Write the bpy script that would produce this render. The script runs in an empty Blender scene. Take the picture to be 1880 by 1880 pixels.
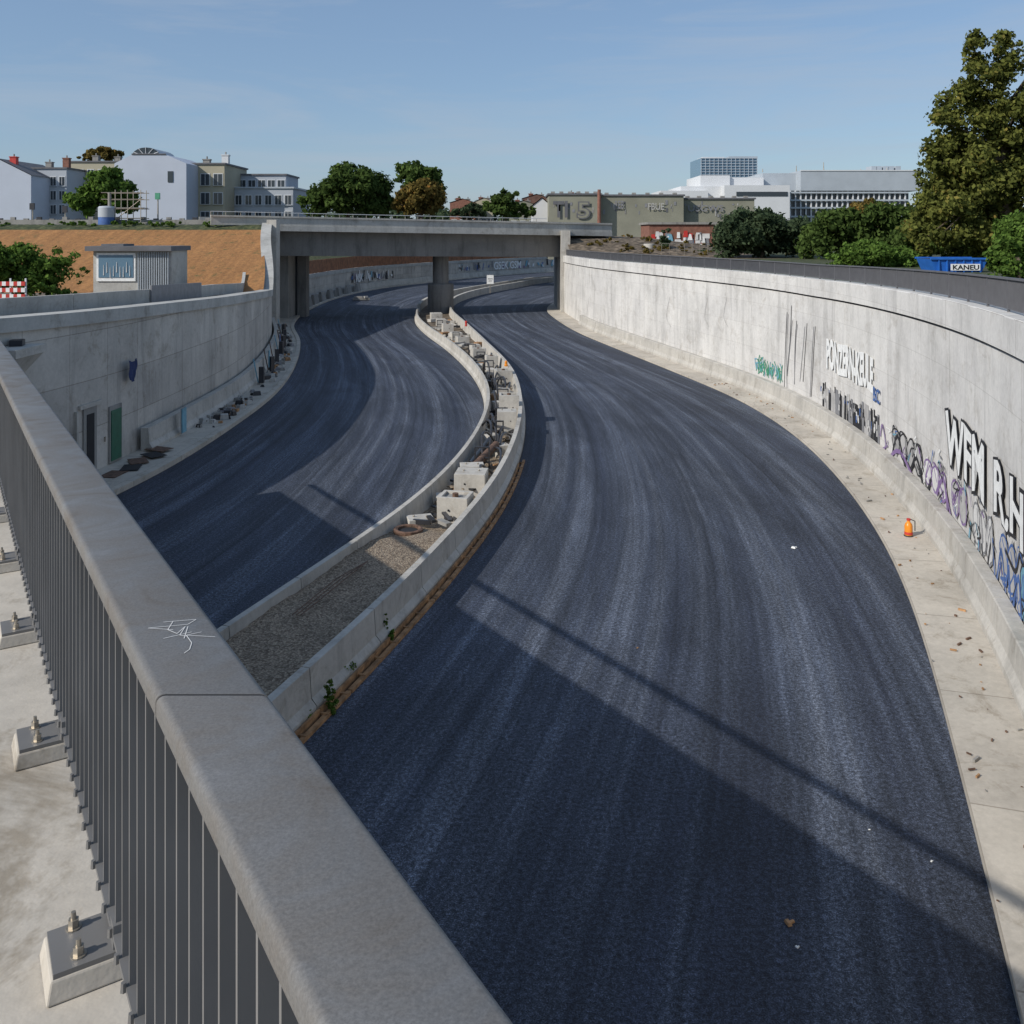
import bpy, math, random
import numpy as np
from mathutils import Vector
random.seed(7); np.random.seed(7)
sc=bpy.context.scene
E=9.5; F=1700.0; H0=430.0
def W(px,py,h=0.0):
    Y=F*(E-h)/(py-H0); return ((px-940)/F*Y, Y)
def bx(px,Y): return (px-940)/F*Y
def bz(py,Y): return E-(py-H0)*Y/F
# ------------------------------------------------------------ materials
def newmat(name):
    m=bpy.data.materials.new(name); m.use_nodes=True
    nt=m.node_tree; b=nt.nodes['Principled BSDF']; return m,nt,b
def N(nt,t,**kw):
    n=nt.nodes.new(t)
    for k,v in kw.items(): setattr(n,k,v)
    return n
def ramp(nt,fac,stops):
    r=N(nt,'ShaderNodeValToRGB'); el=r.color_ramp.elements
    while len(el)<len(stops): el.new(0.5)
    for e,(p,c) in zip(el,stops):
        e.position=p; e.color=(c[0],c[1],c[2],1) if hasattr(c,'__len__') else (c,c,c,1)
    nt.links.new(fac,r.inputs['Fac']); return r.outputs['Color']
def mapping(nt,src,scale):
    m=N(nt,'ShaderNodeMapping'); m.inputs['Scale'].default_value=scale
    nt.links.new(src,m.inputs['Vector']); return m.outputs['Vector']
def noise(nt,vec,scale,detail=3,rough=.55,dist=0):
    n=N(nt,'ShaderNodeTexNoise'); n.inputs['Scale'].default_value=scale
    n.inputs['Detail'].default_value=detail; n.inputs['Roughness'].default_value=rough
    n.inputs['Distortion'].default_value=dist
    nt.links.new(vec,n.inputs['Vector']); return n.outputs['Fac']
def mix(nt,fac,a,b,mode='MIX'):
    m=N(nt,'ShaderNodeMixRGB',blend_type=mode)
    for i,v in ((0,fac),(1,a),(2,b)):
        if isinstance(v,(int,float)): m.inputs[i].default_value=v if i==0 else (v,v,v,1)
        elif isinstance(v,tuple): m.inputs[i].default_value=(v[0],v[1],v[2],1)
        else: nt.links.new(v,m.inputs[i])
    return m.outputs[0]
def bump(nt,b,h,strength=.3,dist=.02):
    n=N(nt,'ShaderNodeBump'); n.inputs['Strength'].default_value=strength; n.inputs['Distance'].default_value=dist
    nt.links.new(h,n.inputs['Height']); nt.links.new(n.outputs[0],b.inputs['Normal'])
def simple(name,col,rough=.7,metal=0,var=.15,scale=3.0):
    m,nt,b=newmat(name); tc=N(nt,'ShaderNodeTexCoord').outputs['Object']
    f=noise(nt,tc,scale,3); lo=tuple(c*(1-var) for c in col); hi=tuple(min(1,c*(1+var)) for c in col)
    nt.links.new(ramp(nt,f,[(.3,lo),(.7,hi)]),b.inputs['Base Color'])
    b.inputs['Roughness'].default_value=rough; b.inputs['Metallic'].default_value=metal
    return m
def concrete(name,col=(.40,.39,.37),stain=.5,panel=None,uv=False,dark=.35,blot=0,pc=.84):
    m,nt,b=newmat(name); tcn=N(nt,'ShaderNodeTexCoord'); tc=tcn.outputs['Object']
    big=noise(nt,tc,.35,5,.65); fine=noise(nt,tc,7,4,.75)
    c=ramp(nt,big,[(.3,tuple(x*.80 for x in col)),(.5,col),(.7,tuple(x*1.12 for x in col))])
    c=mix(nt,.5,c,ramp(nt,fine,[(.25,.70),(.75,1.14)]),'MULTIPLY')
    st=noise(nt,mapping(nt,tc,(.8,.8,.10)),1.5,5,.7,.3)
    c=mix(nt,stain,c,ramp(nt,st,[(.34,dark),(.50,1.0)]),'MULTIPLY')
    if blot:
        bl=noise(nt,tc,.9,6,.8,.5); c=mix(nt,blot,c,ramp(nt,bl,[(.36,(.50,.45,.38)),(.47,(1,1,1))]),'MULTIPLY')
    if panel:
        br=N(nt,'ShaderNodeTexBrick'); br.offset=panel[2]
        br.inputs['Scale'].default_value=1; br.inputs['Brick Width'].default_value=panel[0]; br.inputs['Row Height'].default_value=panel[1]
        br.inputs['Mortar Size'].default_value=.02; br.inputs['Mortar Smooth'].default_value=.3
        br.inputs['Color1'].default_value=(1,1,1,1); br.inputs['Color2'].default_value=(pc,pc,pc+.01,1); br.inputs['Mortar'].default_value=(.48,.46,.44,1)
        nt.links.new(tcn.outputs['UV'],br.inputs['Vector'])
        c=mix(nt,.8,c,br.outputs['Color'],'MULTIPLY')
        if panel[0]==8:
            b2=N(nt,'ShaderNodeTexBrick'); b2.offset=.5
            b2.inputs['Scale'].default_value=1; b2.inputs['Brick Width'].default_value=2.7; b2.inputs['Row Height'].default_value=1.35
            b2.inputs['Mortar Size'].default_value=.012; b2.inputs['Color1'].default_value=(1,1,1,1); b2.inputs['Color2'].default_value=(.93,.93,.94,1); b2.inputs['Mortar'].default_value=(.74,.73,.72,1)
            nt.links.new(tcn.outputs['UV'],b2.inputs['Vector']); c=mix(nt,.7,c,b2.outputs['Color'],'MULTIPLY')
    nt.links.new(c,b.inputs['Base Color']); b.inputs['Roughness'].default_value=.88
    bump(nt,b,fine,.4,.01); return m
def asphalt(name):
    m,nt,b=newmat(name); tcn=N(nt,'ShaderNodeTexCoord'); uv=tcn.outputs['UV']; ob=tcn.outputs['Object']
    s1=noise(nt,mapping(nt,uv,(.016,.55,1)),1.6,5,.65,.45)
    s2=noise(nt,mapping(nt,uv,(.055,2.6,1)),1.5,4,.65,.45)
    s3=noise(nt,mapping(nt,uv,(.12,.30,1)),1.0,5,.75,.9)
    g1=noise(nt,ob,13,3,.85,.3); g2=noise(nt,ob,52,2,.7)
    c=ramp(nt,s1,[(.33,(.022,.027,.042)),(.50,(.039,.047,.066)),(.67,(.084,.096,.122))])
    c=mix(nt,.65,c,ramp(nt,s2,[(.3,.6),(.5,1.0),(.68,1.5)]),'MULTIPLY')
    c=mix(nt,.9,c,ramp(nt,s3,[(.30,.58),(.5,1.0),(.7,1.5)]),'MULTIPLY')
    c=mix(nt,.95,c,ramp(nt,g1,[(.34,.35),(.5,.95),(.66,2.1)]),'MULTIPLY')
    c=mix(nt,.9,c,ramp(nt,g2,[(.32,.35),(.5,1.0),(.68,2.2)]),'MULTIPLY')
    sep=N(nt,'ShaderNodeSeparateXYZ'); nt.links.new(uv,sep.inputs[0])
    w=N(nt,'ShaderNodeMath',operation='MULTIPLY_ADD'); nt.links.new(s3,w.inputs[0]); w.inputs[1].default_value=.5; nt.links.new(sep.outputs[1],w.inputs[2])
    md=N(nt,'ShaderNodeMath',operation='PINGPONG'); nt.links.new(w.outputs[0],md.inputs[0]); md.inputs[1].default_value=2.05
    c=mix(nt,.7,c,ramp(nt,md.outputs[0],[(0,.45),(.05,.75),(.13,1.0)]),'MULTIPLY')
    nt.links.new(c,b.inputs['Base Color'])
    nt.links.new(ramp(nt,s1,[(.3,.70),(.7,.88)]),b.inputs['Roughness'])
    b.inputs['Specular IOR Level'].default_value=.35
    bump(nt,b,g1,.6,.03); return m
def gravelmat(name,c1,c2,scale=22):
    m,nt,b=newmat(name); tc=N(nt,'ShaderNodeTexCoord').outputs['Object']
    v=N(nt,'ShaderNodeTexVoronoi'); v.inputs['Scale'].default_value=scale; nt.links.new(tc,v.inputs['Vector'])
    bw=N(nt,'ShaderNodeRGBToBW'); nt.links.new(v.outputs['Color'],bw.inputs[0])
    c=ramp(nt,bw.outputs[0],[(.15,c1),(.85,c2)])
    c=mix(nt,.7,c,ramp(nt,v.outputs['Distance'],[(0,1.1),(.6,.45)]),'MULTIPLY')
    c=mix(nt,.5,c,ramp(nt,noise(nt,tc,1.2),[(.3,.65),(.7,1.2)]),'MULTIPLY')
    nt.links.new(c,b.inputs['Base Color']); b.inputs['Roughness'].default_value=.95
    bump(nt,b,v.outputs['Distance'],.8,.03); return m
def soil(name):
    m,nt,b=newmat(name); tc=N(nt,'ShaderNodeTexCoord').outputs['Object']
    a=noise(nt,mapping(nt,tc,(1.4,.12,.12)),1.0,4,.6,.4); f=noise(nt,tc,2.5,4,.75)
    c=ramp(nt,a,[(.3,(.28,.13,.042)),(.7,(.41,.195,.066))])
    c=mix(nt,.8,c,ramp(nt,f,[(.3,.55),(.7,1.2)]),'MULTIPLY')
    g=noise(nt,tc,.7,6,.8); c=mix(nt,ramp(nt,g,[(.56,0),(.66,.8)]),c,(.07,.085,.025))
    nt.links.new(c,b.inputs['Base Color']); b.inputs['Roughness'].default_value=.95; bump(nt,b,f,.7,.15); return m
def leafmat(name,dark,light,warm=None):
    m=bpy.data.materials.new(name); m.use_nodes=True; nt=m.node_tree
    nt.nodes.remove(nt.nodes['Principled BSDF']); at=N(nt,'ShaderNodeAttribute',attribute_name='tint')
    st=[(0,dark),(.75,light)]+([(1.0,warm)] if warm else [])
    c=ramp(nt,at.outputs['Fac'],st)
    d=N(nt,'ShaderNodeBsdfDiffuse'); nt.links.new(c,d.inputs['Color'])
    tr=N(nt,'ShaderNodeBsdfTranslucent'); nt.links.new(c,tr.inputs['Color'])
    mx=N(nt,'ShaderNodeMixShader'); mx.inputs[0].default_value=.35
    nt.links.new(d.outputs[0],mx.inputs[1]); nt.links.new(tr.outputs[0],mx.inputs[2])
    nt.links.new(mx.outputs[0],nt.nodes['Material Output'].inputs['Surface']); return m
M={}
M['asphalt']=asphalt('asphalt_fresh')
M['wallR']=concrete('retaining_concrete_light',(.68,.66,.625),.42,(8,40,0),True,.52,.32,.92)
M['wallL']=concrete('retaining_concrete_formwork',(.56,.525,.47),.5,(2.6,1.9,0),True,.5,.45,.76)
M['conc']=concrete('concrete_pale',(.49,.465,.42),.35,None,False,.42,.4)
M['concd']=concrete('concrete_weathered',(.28,.27,.25),.6)
M['walk']=concrete('walkway_concrete',(.54,.49,.415),.25,(4,40,0),True,.6,.5)
M['deck']=concrete('deck_concrete',(.50,.455,.39),.2,None,False,.5,.7)
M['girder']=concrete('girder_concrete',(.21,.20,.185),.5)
M['cap']=concrete('parapet_concrete',(.45,.44,.41),.3,None,False,.45,.45)
M['gravel']=gravelmat('gravel_tan',(.18,.13,.09),(.54,.43,.31))
M['ballast']=gravelmat('ballast_grey',(.08,.075,.07),(.25,.23,.21),9)
M['wood']=simple('formwork_wood',(.34,.19,.09),.8,0,.5,4)
M['fence']=simple('brown_fence_wood',(.26,.11,.05),.8,0,.35,1.5)
M['soil']=soil('orange_soil')
M['grass']=gravelmat('grass_ground',(.03,.05,.012),(.12,.13,.05),3)
M['dirt']=gravelmat('dirt_ground',(.10,.075,.05),(.30,.23,.16),2)
M['white']=simple('white_paint',(.80,.80,.78),.7,0,.12,5)
M['wash']=simple('faded_white_wash',(.62,.61,.59),.85,0,.15,1.5)
M['washd']=simple('faded_grey_wash',(.40,.39,.38),.85,0,.25,1.5)
M['black']=simple('black_paint',(.015,.015,.018),.6,0,.3,5)
M['bluep']=simple('blue_paint',(.06,.13,.34),.6)
M['cyan']=simple('cyan_paint',(.16,.36,.46),.6)
M['purple']=simple('purple_paint',(.22,.14,.30),.6)
M['green']=simple('green_paint',(.07,.30,.18),.6)
M['greend']=simple('door_green',(.02,.12,.07),.5)
M['grey']=simple('grey_paint',(.22,.22,.23),.6)
M['orange']=simple('orange_enamel',(.75,.25,.02),.35)
M['red']=simple('red_enamel',(.5,.04,.03),.5)
M['rust']=simple('rusty_steel',(.13,.075,.05),.8,0,.5,9)
M['dark']=simple('dark_shade_and_parts',(.018,.018,.02),.8)  # near-black: shade in groove and openings as flat colour, also dark parts
M['pvc']=simple('black_pvc',(.035,.035,.04),.4)
M['bark']=simple('bark',(.10,.075,.05),.9,0,.4,6)
M['skip']=simple('skip_blue',(.02,.13,.48),.45)
M['cloth']=simple('navy_cloth',(.02,.035,.11),.8)
M['leafA']=leafmat('leaves_poplar',(.028,.040,.012),(.20,.215,.055),(.34,.25,.07))
M['leafB']=leafmat('leaves_green',(.022,.040,.012),(.11,.165,.045))
M['leafC']=leafmat('leaves_autumn',(.05,.045,.014),(.24,.18,.055),(.32,.15,.04))
M['leafD']=leafmat('leaves_bright',(.035,.065,.015),(.16,.26,.055))
M['leafE']=leafmat('leaves_bluegreen',(.020,.034,.018),(.10,.14,.075))
m,nt,b=newmat('handrail_coated_metal'); tc=N(nt,'ShaderNodeTexCoord').outputs['Object']
f1=noise(nt,tc,3.2,5,.65,1.0); f2=noise(nt,tc,160,2,.8)
c=ramp(nt,f1,[(.28,(.115,.095,.076)),(.42,(.155,.143,.130)),(.56,(.163,.158,.152)),(.72,(.190,.187,.186))])
c=mix(nt,.45,c,ramp(nt,f2,[(.3,.55),(.7,1.45)]),'MULTIPLY'); nt.links.new(c,b.inputs['Base Color'])
b.inputs['Metallic'].default_value=.1
nt.links.new(ramp(nt,f1,[(.3,.65),(.7,.45)]),b.inputs['Roughness']); bump(nt,b,f2,.1,.001); M['rail']=m
M['bar']=simple('baluster_paint',(.18,.175,.17),.45,.1,.15,2)
M['barR']=simple('railing_paint_weathered',(.13,.13,.14),.6,.1,.1)
M['steel']=simple('bolt_steel',(.40,.36,.30),.4,.7)
M['plaster_w']=simple('plaster_white',(.46,.50,.58),.85,0,.05,.2)
M['plaster_y']=simple('plaster_cream',(.40,.365,.27),.85,0,.08,.3)
M['plaster_g']=simple('plaster_lightgrey',(.40,.43,.47),.85,0,.05,.3)
M['plaster_o']=simple('render_olive',(.25,.245,.19),.9,0,.12,.3)
M['brick']=simple('brick_red',(.22,.10,.07),.9,0,.25,2)
M['roof']=simple('roof_tile',(.14,.08,.06),.9,0,.3,1)
M['slate']=simple('roof_slate',(.12,.12,.13),.7,0,.2,1)
M['panelw']=simple('cladding_white',(.62,.63,.64),.6,0,.04,.3)
M['panelg']=simple('cladding_grey',(.40,.44,.48),.5,0,.06,.3)
m,nt,b=newmat('window_glass'); b.inputs['Base Color'].default_value=(.04,.05,.06,1); b.inputs['Roughness'].default_value=.12; M['glass']=m
m,nt,b=newmat('blue_curtain_glass'); b.inputs['Base Color'].default_value=(.12,.21,.29,1); b.inputs['Roughness'].default_value=.2; M['bglass']=m
# ------------------------------------------------------------ mesh builder
class MB:
    def __init__(s): s.v=[];s.f=[];s.m=[];s.uv=[];s.mats=[]
    def mi(s,k):
        if k not in s.mats: s.mats.append(k)
        return s.mats.index(k)
    def face(s,pts,k,uv=None):
        i=len(s.v); s.v+= [tuple(p) for p in pts]; s.f.append(tuple(range(i,i+len(pts)))); s.m.append(s.mi(k))
        s.uv+= uv if uv else [(p[0]+p[1],p[2]) for p in pts]
    def hexa(s,b4,t4,k):
        b4=[tuple(p) for p in b4]; t4=[tuple(p) for p in t4]
        s.face(b4[::-1],k); s.face(t4,k)
        for i in range(4):
            j=(i+1)%4; s.face([b4[i],b4[j],t4[j],t4[i]],k)
    def box(s,c,d,k,rz=0,taper=1.0):
        cx,cy,cz=c; a,bb,h=d[0]/2,d[1]/2,d[2]/2; co,si=math.cos(rz),math.sin(rz)
        def P(x,y,z): return (cx+x*co-y*si,cy+x*si+y*co,cz+z)
        q=[(-a,-bb),(a,-bb),(a,bb),(-a,bb)]
        s.hexa([P(x,y,-h) for x,y in q],[P(x*taper,y*taper,h) for x,y in q],k)
    def cyl(s,p0,p1,r0,r1,k,n=10,caps=True):
        p0=Vector(p0);p1=Vector(p1);d=(p1-p0)
        if d.length<1e-6: return
        d.normalize(); a=d.orthogonal().normalized(); bb=d.cross(a)
        A=[];B=[]
        for i in range(n):
            t=2*math.pi*i/n; o=a*math.cos(t)+bb*math.sin(t); A.append(tuple(p0+o*r0)); B.append(tuple(p1+o*r1))
        for i in range(n):
            j=(i+1)%n; s.face([A[i],A[j],B[j],B[i]],k)
        if caps: s.face(A[::-1],k); s.face(B,k)
    def lathe(s,c,prof,k,n=16):
        for (r0,z0),(r1,z1) in zip(prof,prof[1:]):
            if abs(z1-z0)<1e-5:
                A=[(c[0]+r0*math.cos(2*math.pi*i/n),c[1]+r0*math.sin(2*math.pi*i/n),c[2]+z0) for i in range(n)]; B=[(c[0]+r1*math.cos(2*math.pi*i/n),c[1]+r1*math.sin(2*math.pi*i/n),c[2]+z1) for i in range(n)]
                for i in range(n): j=(i+1)%n; s.face([A[i],A[j],B[j],B[i]],k)
            else: s.cyl((c[0],c[1],c[2]+z0),(c[0],c[1],c[2]+z1),max(r0,.001),max(r1,.001),k,n,False)
    def tube(s,pts,r,k,n=6):
        for a,b_ in zip(pts,pts[1:]): s.cyl(a,b_,r,r,k,n,True)
    def obj(s,name,parent=None,smooth=False,bevel=0):
        me=bpy.data.meshes.new(name); me.from_pydata(s.v,[],s.f)
        for k in s.mats: me.materials.append(M[k])
        me.polygons.foreach_set('material_index',s.m)
        uvl=me.uv_layers.new(name='UVMap'); uvl.data.foreach_set('uv',np.array(s.uv,dtype=np.float32).ravel())
        me.update(); o=bpy.data.objects.new(name,me); sc.collection.objects.link(o)
        if smooth or bevel:
            import bmesh
            bm=bmesh.new(); bm.from_mesh(me); bmesh.ops.remove_doubles(bm,verts=bm.verts,dist=.0005); bm.to_mesh(me); bm.free()
        if smooth:
            me.polygons.foreach_set('use_smooth',[True]*len(me.polygons))
            try: me.set_sharp_from_angle(angle=math.radians(35))
            except Exception: pass
        if bevel:
            md=o.modifiers.new('bevel','BEVEL'); md.width=bevel; md.segments=2; md.limit_method='ANGLE'
        if parent: o.parent=parent
        return o
def empty(name):
    o=bpy.data.objects.new(name,None); sc.collection.objects.link(o); return o
# ------------------------------------------------------------ curves
def smooth(pts,step=1.0):
    P=np.array(pts,float); P=np.vstack([2*P[0]-P[1],P,2*P[-1]-P[-2]]); out=[]
    for i in range(1,len(P)-2):
        p0,p1,p2,p3=P[i-1:i+3]; n=24
        t0=0;t1=t0+np.linalg.norm(p1-p0)**.5;t2=t1+np.linalg.norm(p2-p1)**.5;t3=t2+np.linalg.norm(p3-p2)**.5
        for t in np.linspace(t1,t2,n,endpoint=False):
            A1=(t1-t)/(t1-t0)*p0+(t-t0)/(t1-t0)*p1;A2=(t2-t)/(t2-t1)*p1+(t-t1)/(t2-t1)*p2;A3=(t3-t)/(t3-t2)*p2+(t-t2)/(t3-t2)*p3
            B1=(t2-t)/(t2-t0)*A1+(t-t0)/(t2-t0)*A2;B2=(t3-t)/(t3-t1)*A2+(t-t1)/(t3-t1)*A3
            out.append((t2-t)/(t2-t1)*B1+(t-t1)/(t2-t1)*B2)
    out.append(P[-2]); out=np.array(out)
    s=arc(out); n=int(s[-1]/step)+1; q=np.linspace(0,s[-1],n)
    out=np.stack([np.interp(q,s,out[:,0]),np.interp(q,s,out[:,1])],1)
    for _ in range(12): out[1:-1]=.25*out[:-2]+.5*out[1:-1]+.25*out[2:]
    return out
def arc(P): return np.concatenate([[0],np.cumsum(np.linalg.norm(np.diff(P,axis=0),axis=1))])
def normals(P):
    t=np.gradient(P,axis=0); t/=np.linalg.norm(t,axis=1)[:,None]; return np.stack([t[:,1],-t[:,0]],1)
def off(P,d): return P+normals(P)*d
def clip(P,y0,y1): return P[(P[:,1]>=y0)&(P[:,1]<=y1)]
def sweep(mb,P,prof,k,close=True,caps=True,u0=0):
    nn=normals(P); S=arc(P)+u0; rings=[]
    for p,n in zip(P,nn):
        pr=prof(p[1]); rings.append([(p[0]+n[0]*o,p[1]+n[1]*o,z) for o,z in pr])
    m_=len(rings[0]); E_=m_ if close else m_-1
    for i in range(len(P)-1):
        for j in range(E_):
            j2=(j+1)%m_; a=rings[i][j];b_=rings[i][j2];c_=rings[i+1][j2];d_=rings[i+1][j]
            kk=k[j] if isinstance(k,list) else k
            vert=abs(b_[2]-a[2])>math.hypot(b_[0]-a[0],b_[1]-a[1])
            if vert: uv=[(S[i],a[2]),(S[i],b_[2]),(S[i+1],c_[2]),(S[i+1],d_[2])]
            else:
                w=math.dist(a,b_); uv=[(S[i],0),(S[i],w),(S[i+1],w),(S[i+1],0)]
            mb.face([a,b_,c_,d_],kk,uv)
    if caps and close:
        kk=k[0] if isinstance(k,list) else k
        mb.face(rings[0],kk); mb.face(rings[-1][::-1],kk)
RE=smooth([(-14,-45),(-5,-20),(2.5,0),(4.7,7),(6.1,11.1),(6.9,13.35),(8.0,16.65),(9.5,21.2),(11.1,26.9),(12.5,34.4),(13.35,43.6),(13.0,53),(11.3,63),(8.6,77),(6.3,89.7),(4.7,106),(4.3,115),(5.5,126),(9.5,140),(15,152),(27,168),(60,190),(110,203)])
MR=smooth([(-26,-45),(-18,-20),(-11,-2),(-7.6,7),(-5.6,12.5),(-3.97,17.7),(-2.96,21),(-1.68,26),(-.38,32.3),(.48,40.4),(.72,48.9),(.18,59.8),(-1.73,73.4),(-4.2,89.7),(-6.6,105),(-7.4,115),(-7.7,124),(-5.8,140),(0,161),(9.3,186),(32,208),(110,228)])
ML=smooth([(-31,-45),(-23,-20),(-15,-2),(-11.4,7),(-9.3,12.5),(-6.6,20.4),(-5.4,24.1),(-3.95,28.5),(-2.75,33.6),(-1.8,40.8),(-1.5,50.7),(-2.6,61.3),(-5.3,75.4),(-8.1,87),(-10.4,99),(-11.4,110),(-11.6,124),(-9,142),(-2.7,163),(7.0,188.5),(31,211),(110,231)])
LE=smooth([(-40,-45),(-31,-20),(-23,2),(-19,15),(-16.6,24),(-15.1,30),(-14.2,34.5),(-13.8,39),(-13.7,45),(-13.9,54),(-15.3,65),(-18.5,81),(-22.4,95),(-24.9,111),(-25.8,137),(-22.8,161.5),(-16.9,179),(-4.9,207),(10.9,231),(40,247),(110,262)])
# ------------------------------------------------------------ roads
def strip(name,A,B,n,nx,z,k):
    def rs(P):
        s=arc(P); q=np.linspace(0,s[-1],n); return np.stack([np.interp(q,s,P[:,0]),np.interp(q,s,P[:,1])],1)
    A=rs(A);B=rs(B); S=arc((A+B)/2); mb=MB()
    for i in range(n-1):
        for j in range(nx):
            a,b_=j/nx,(j+1)/nx
            def p(i,t): q=A[i]*(1-t)+B[i]*t; return (q[0],q[1],z)
            def uv(i,t): return (S[i],t*float(np.linalg.norm(A[i]-B[i])))
            mb.face([p(i,a),p(i,b_),p(i+1,b_),p(i+1,a)],k,[uv(i,a),uv(i,b_),uv(i+1,b_),uv(i+1,a)])
    return mb.obj(name)
strip('road',MR,RE,300,6,0.0,'asphalt')
strip('road',LE,ML,300,6,0.0,'asphalt')
mb=MB(); mb.face([(-300,-200,-.3),(400,-200,-.3),(400,420,-.3),(-300,420,-.3)],'dirt'); mb.obj('trench_ground')
# ------------------------------------------------------------ walkways + right wall
mb=MB(); sweep(mb,RE,lambda Y:[(0,-.2),(0,.13),(1.95,.16),(1.95,-.2)],'walk'); mb.obj('pavement')
mb=MB(); sweep(mb,LE,lambda Y:[(-2.45,-.2),(-2.45,.16),(-.35,.15),(-.33,.22),(0,.22),(0,-.2)],'walk'); mb.obj('pavement')
WR=off(RE,1.9); WR=WR[WR[:,1]<203]
ctop=lambda Y: float(np.interp(Y,[17,47,111],[7.68,7.24,6.95]))
cbot=lambda Y: float(np.interp(Y,[17,47,111],[6.75,6.3,6.05]))
ptop=lambda Y: float(np.interp(Y,[17,47,111],[8.55,7.98,7.68]))
right_wall=empty('retaining_wall')
mb=MB(); WRn=clip(WR,-40,113)
sweep(mb,WRn,lambda Y:[(0,-.2),(0,cbot(Y)),(.5,cbot(Y)),(.5,-.2)],'wallR'); mb.obj('wall_face',right_wall)
mb=MB(); sweep(mb,WRn,lambda Y:[(.06,cbot(Y)+.002),(.06,cbot(Y)+.1),(-.12,cbot(Y)+.1),(-.12,ctop(Y)-.03),(-.09,ctop(Y)),(.62,ctop(Y)),(.62,cbot(Y)+.002)],['dark','wallR','wallR','wallR','wallR','wallR','wallR']); mb.obj('coping',right_wall)  # groove back face coloured near-black in place of the shadow under the coping
mb=MB(); WRf=WR[WR[:,1]>113.5]
sweep(mb,WRf,lambda Y:[(0,-.2),(0,6.9),(.5,6.9),(.5,-.2)],'wallR'); mb.obj('wall_face_beyond_bridge',right_wall)
def segmented(mb,P,seg,gap,prof,k):
    s=arc(P); n=int(s[-1]/seg)
    for i in range(n):
        q=np.linspace(i*seg+gap/2,(i+1)*seg-gap/2,max(3,int(seg)+1))
        Q=np.stack([np.interp(q,s,P[:,0]),np.interp(q,s,P[:,1])],1); sweep(mb,Q,prof,k,u0=i*seg)
BR=off(clip(RE,-20,100),1.38)
mb=MB(); segmented(mb,BR,4.0,.025,lambda Y:[(0,.12),(.0,.3),(.10,.5),(.14,1.08),(.17,1.1),(.47,1.1),(.47,.12)],'conc'); mb.obj('concrete_barrier',None)
mb=MB(); P=off(clip(WR,-20,112),.25); s=arc(P)
sweep(mb,P,lambda Y:[(-.07,ptop(Y)-.05),(-.07,ptop(Y)),(.07,ptop(Y)),(.07,ptop(Y)-.05)],'barR')
sweep(mb,P,lambda Y:[(-.03,ctop(Y)+.07),(-.03,ctop(Y)+.09),(.03,ctop(Y)+.09),(.03,ctop(Y)+.07)],'barR')
for q in np.arange(0,s[-1],.11):
    x=np.interp(q,s,P[:,0]);y=np.interp(q,s,P[:,1]); i=min(np.searchsorted(s,q),len(P)-2); t=P[i+1]-P[i]
    mb.box((x,y,(ctop(y)+.08+ptop(y)-.05)/2),(.014,.06,ptop(y)-ctop(y)-.13),'barR',math.atan2(t[1],t[0]))
for q in np.arange(.5,s[-1],2.2):
    x=np.interp(q,s,P[:,0]);y=np.interp(q,s,P[:,1]); i=min(np.searchsorted(s,q),len(P)-2); t=P[i+1]-P[i]
    mb.box((x,y,(ctop(y)+ptop(y)-.05)/2),(.06,.06,ptop(y)-ctop(y)-.05),'barR',math.atan2(t[1],t[0]))
mb.obj('metal_railing')
# ------------------------------------------------------------ left wall
WL=off(LE,-2.4)
hL=lambda Y: float(np.interp(Y,[-60,24,28.5,43,60,78,97,98.01,111,112,280],[5.5,5.5,6.75,6.3,5.7,4.85,10.9,7.0,7.0,3.8,3.8]))
left_wall=empty('retaining_wall')
mb=MB(); sweep(mb,WL,lambda Y:[(0,-.2),(0,hL(Y)-.5),(-.7,hL(Y)-.5),(-.7,-.2)],'wallL'); mb.obj('wall_face',left_wall)
mb=MB(); sweep(mb,WL,lambda Y:[(.14,hL(Y)-.498),(.14,hL(Y)),(-.85,hL(Y)),(-.85,hL(Y)-.498)],'cap'); mb.obj('coping',left_wall)
mb=MB(); P=off(clip(LE,39,96),-1.75)
segmented(mb,P,3.0,.02,lambda Y:[(-.45,.14),(-.45,1.15),(-.12,1.15),(-.08,.5),(.05,.3),(.05,.14)],'conc'); mb.obj('concrete_barrier')
mb=MB(); P=off(clip(LE,112,260),-1.3)
segmented(mb,P,3.0,.02,lambda Y:[(-.45,.14),(-.45,1.1),(-.12,1.1),(.05,.3),(.05,.14)],'conc'); mb.obj('concrete_barrier')
mb=MB(); P=off(clip(WL,26,84),-2.2)
segmented(mb,P,6.0,.03,lambda Y:[(-.25,hL(Y)-.6),(-.25,hL(Y)+.55),(0,hL(Y)+.55),(0,hL(Y)-.6)],'cap'); mb.obj('parapet_wall')
mb=MB(); P=clip(P,46,56)
sweep(mb,P,lambda Y:[(.02,hL(Y)-.3),(.02,hL(Y)+.75),(.1,hL(Y)+.75),(.1,hL(Y)-.3)],'grey'); mb.obj('metal_panel_fence')
mb=MB(); P=off(WL[(WL[:,1]>114)],-.5)
s=arc(P)
for q in np.arange(0,s[-1]-1,1.0):
    x=np.interp(q+.5,s,P[:,0]);y=np.interp(q+.5,s,P[:,1]); i=min(np.searchsorted(s,q),len(P)-2); t=P[i+1]-P[i]
    mb.box((x,y,4.75+.05*random.random()),(.97,.08,1.9),'fence',math.atan2(t[1],t[0]))
mb.obj('timber_fence')
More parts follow.
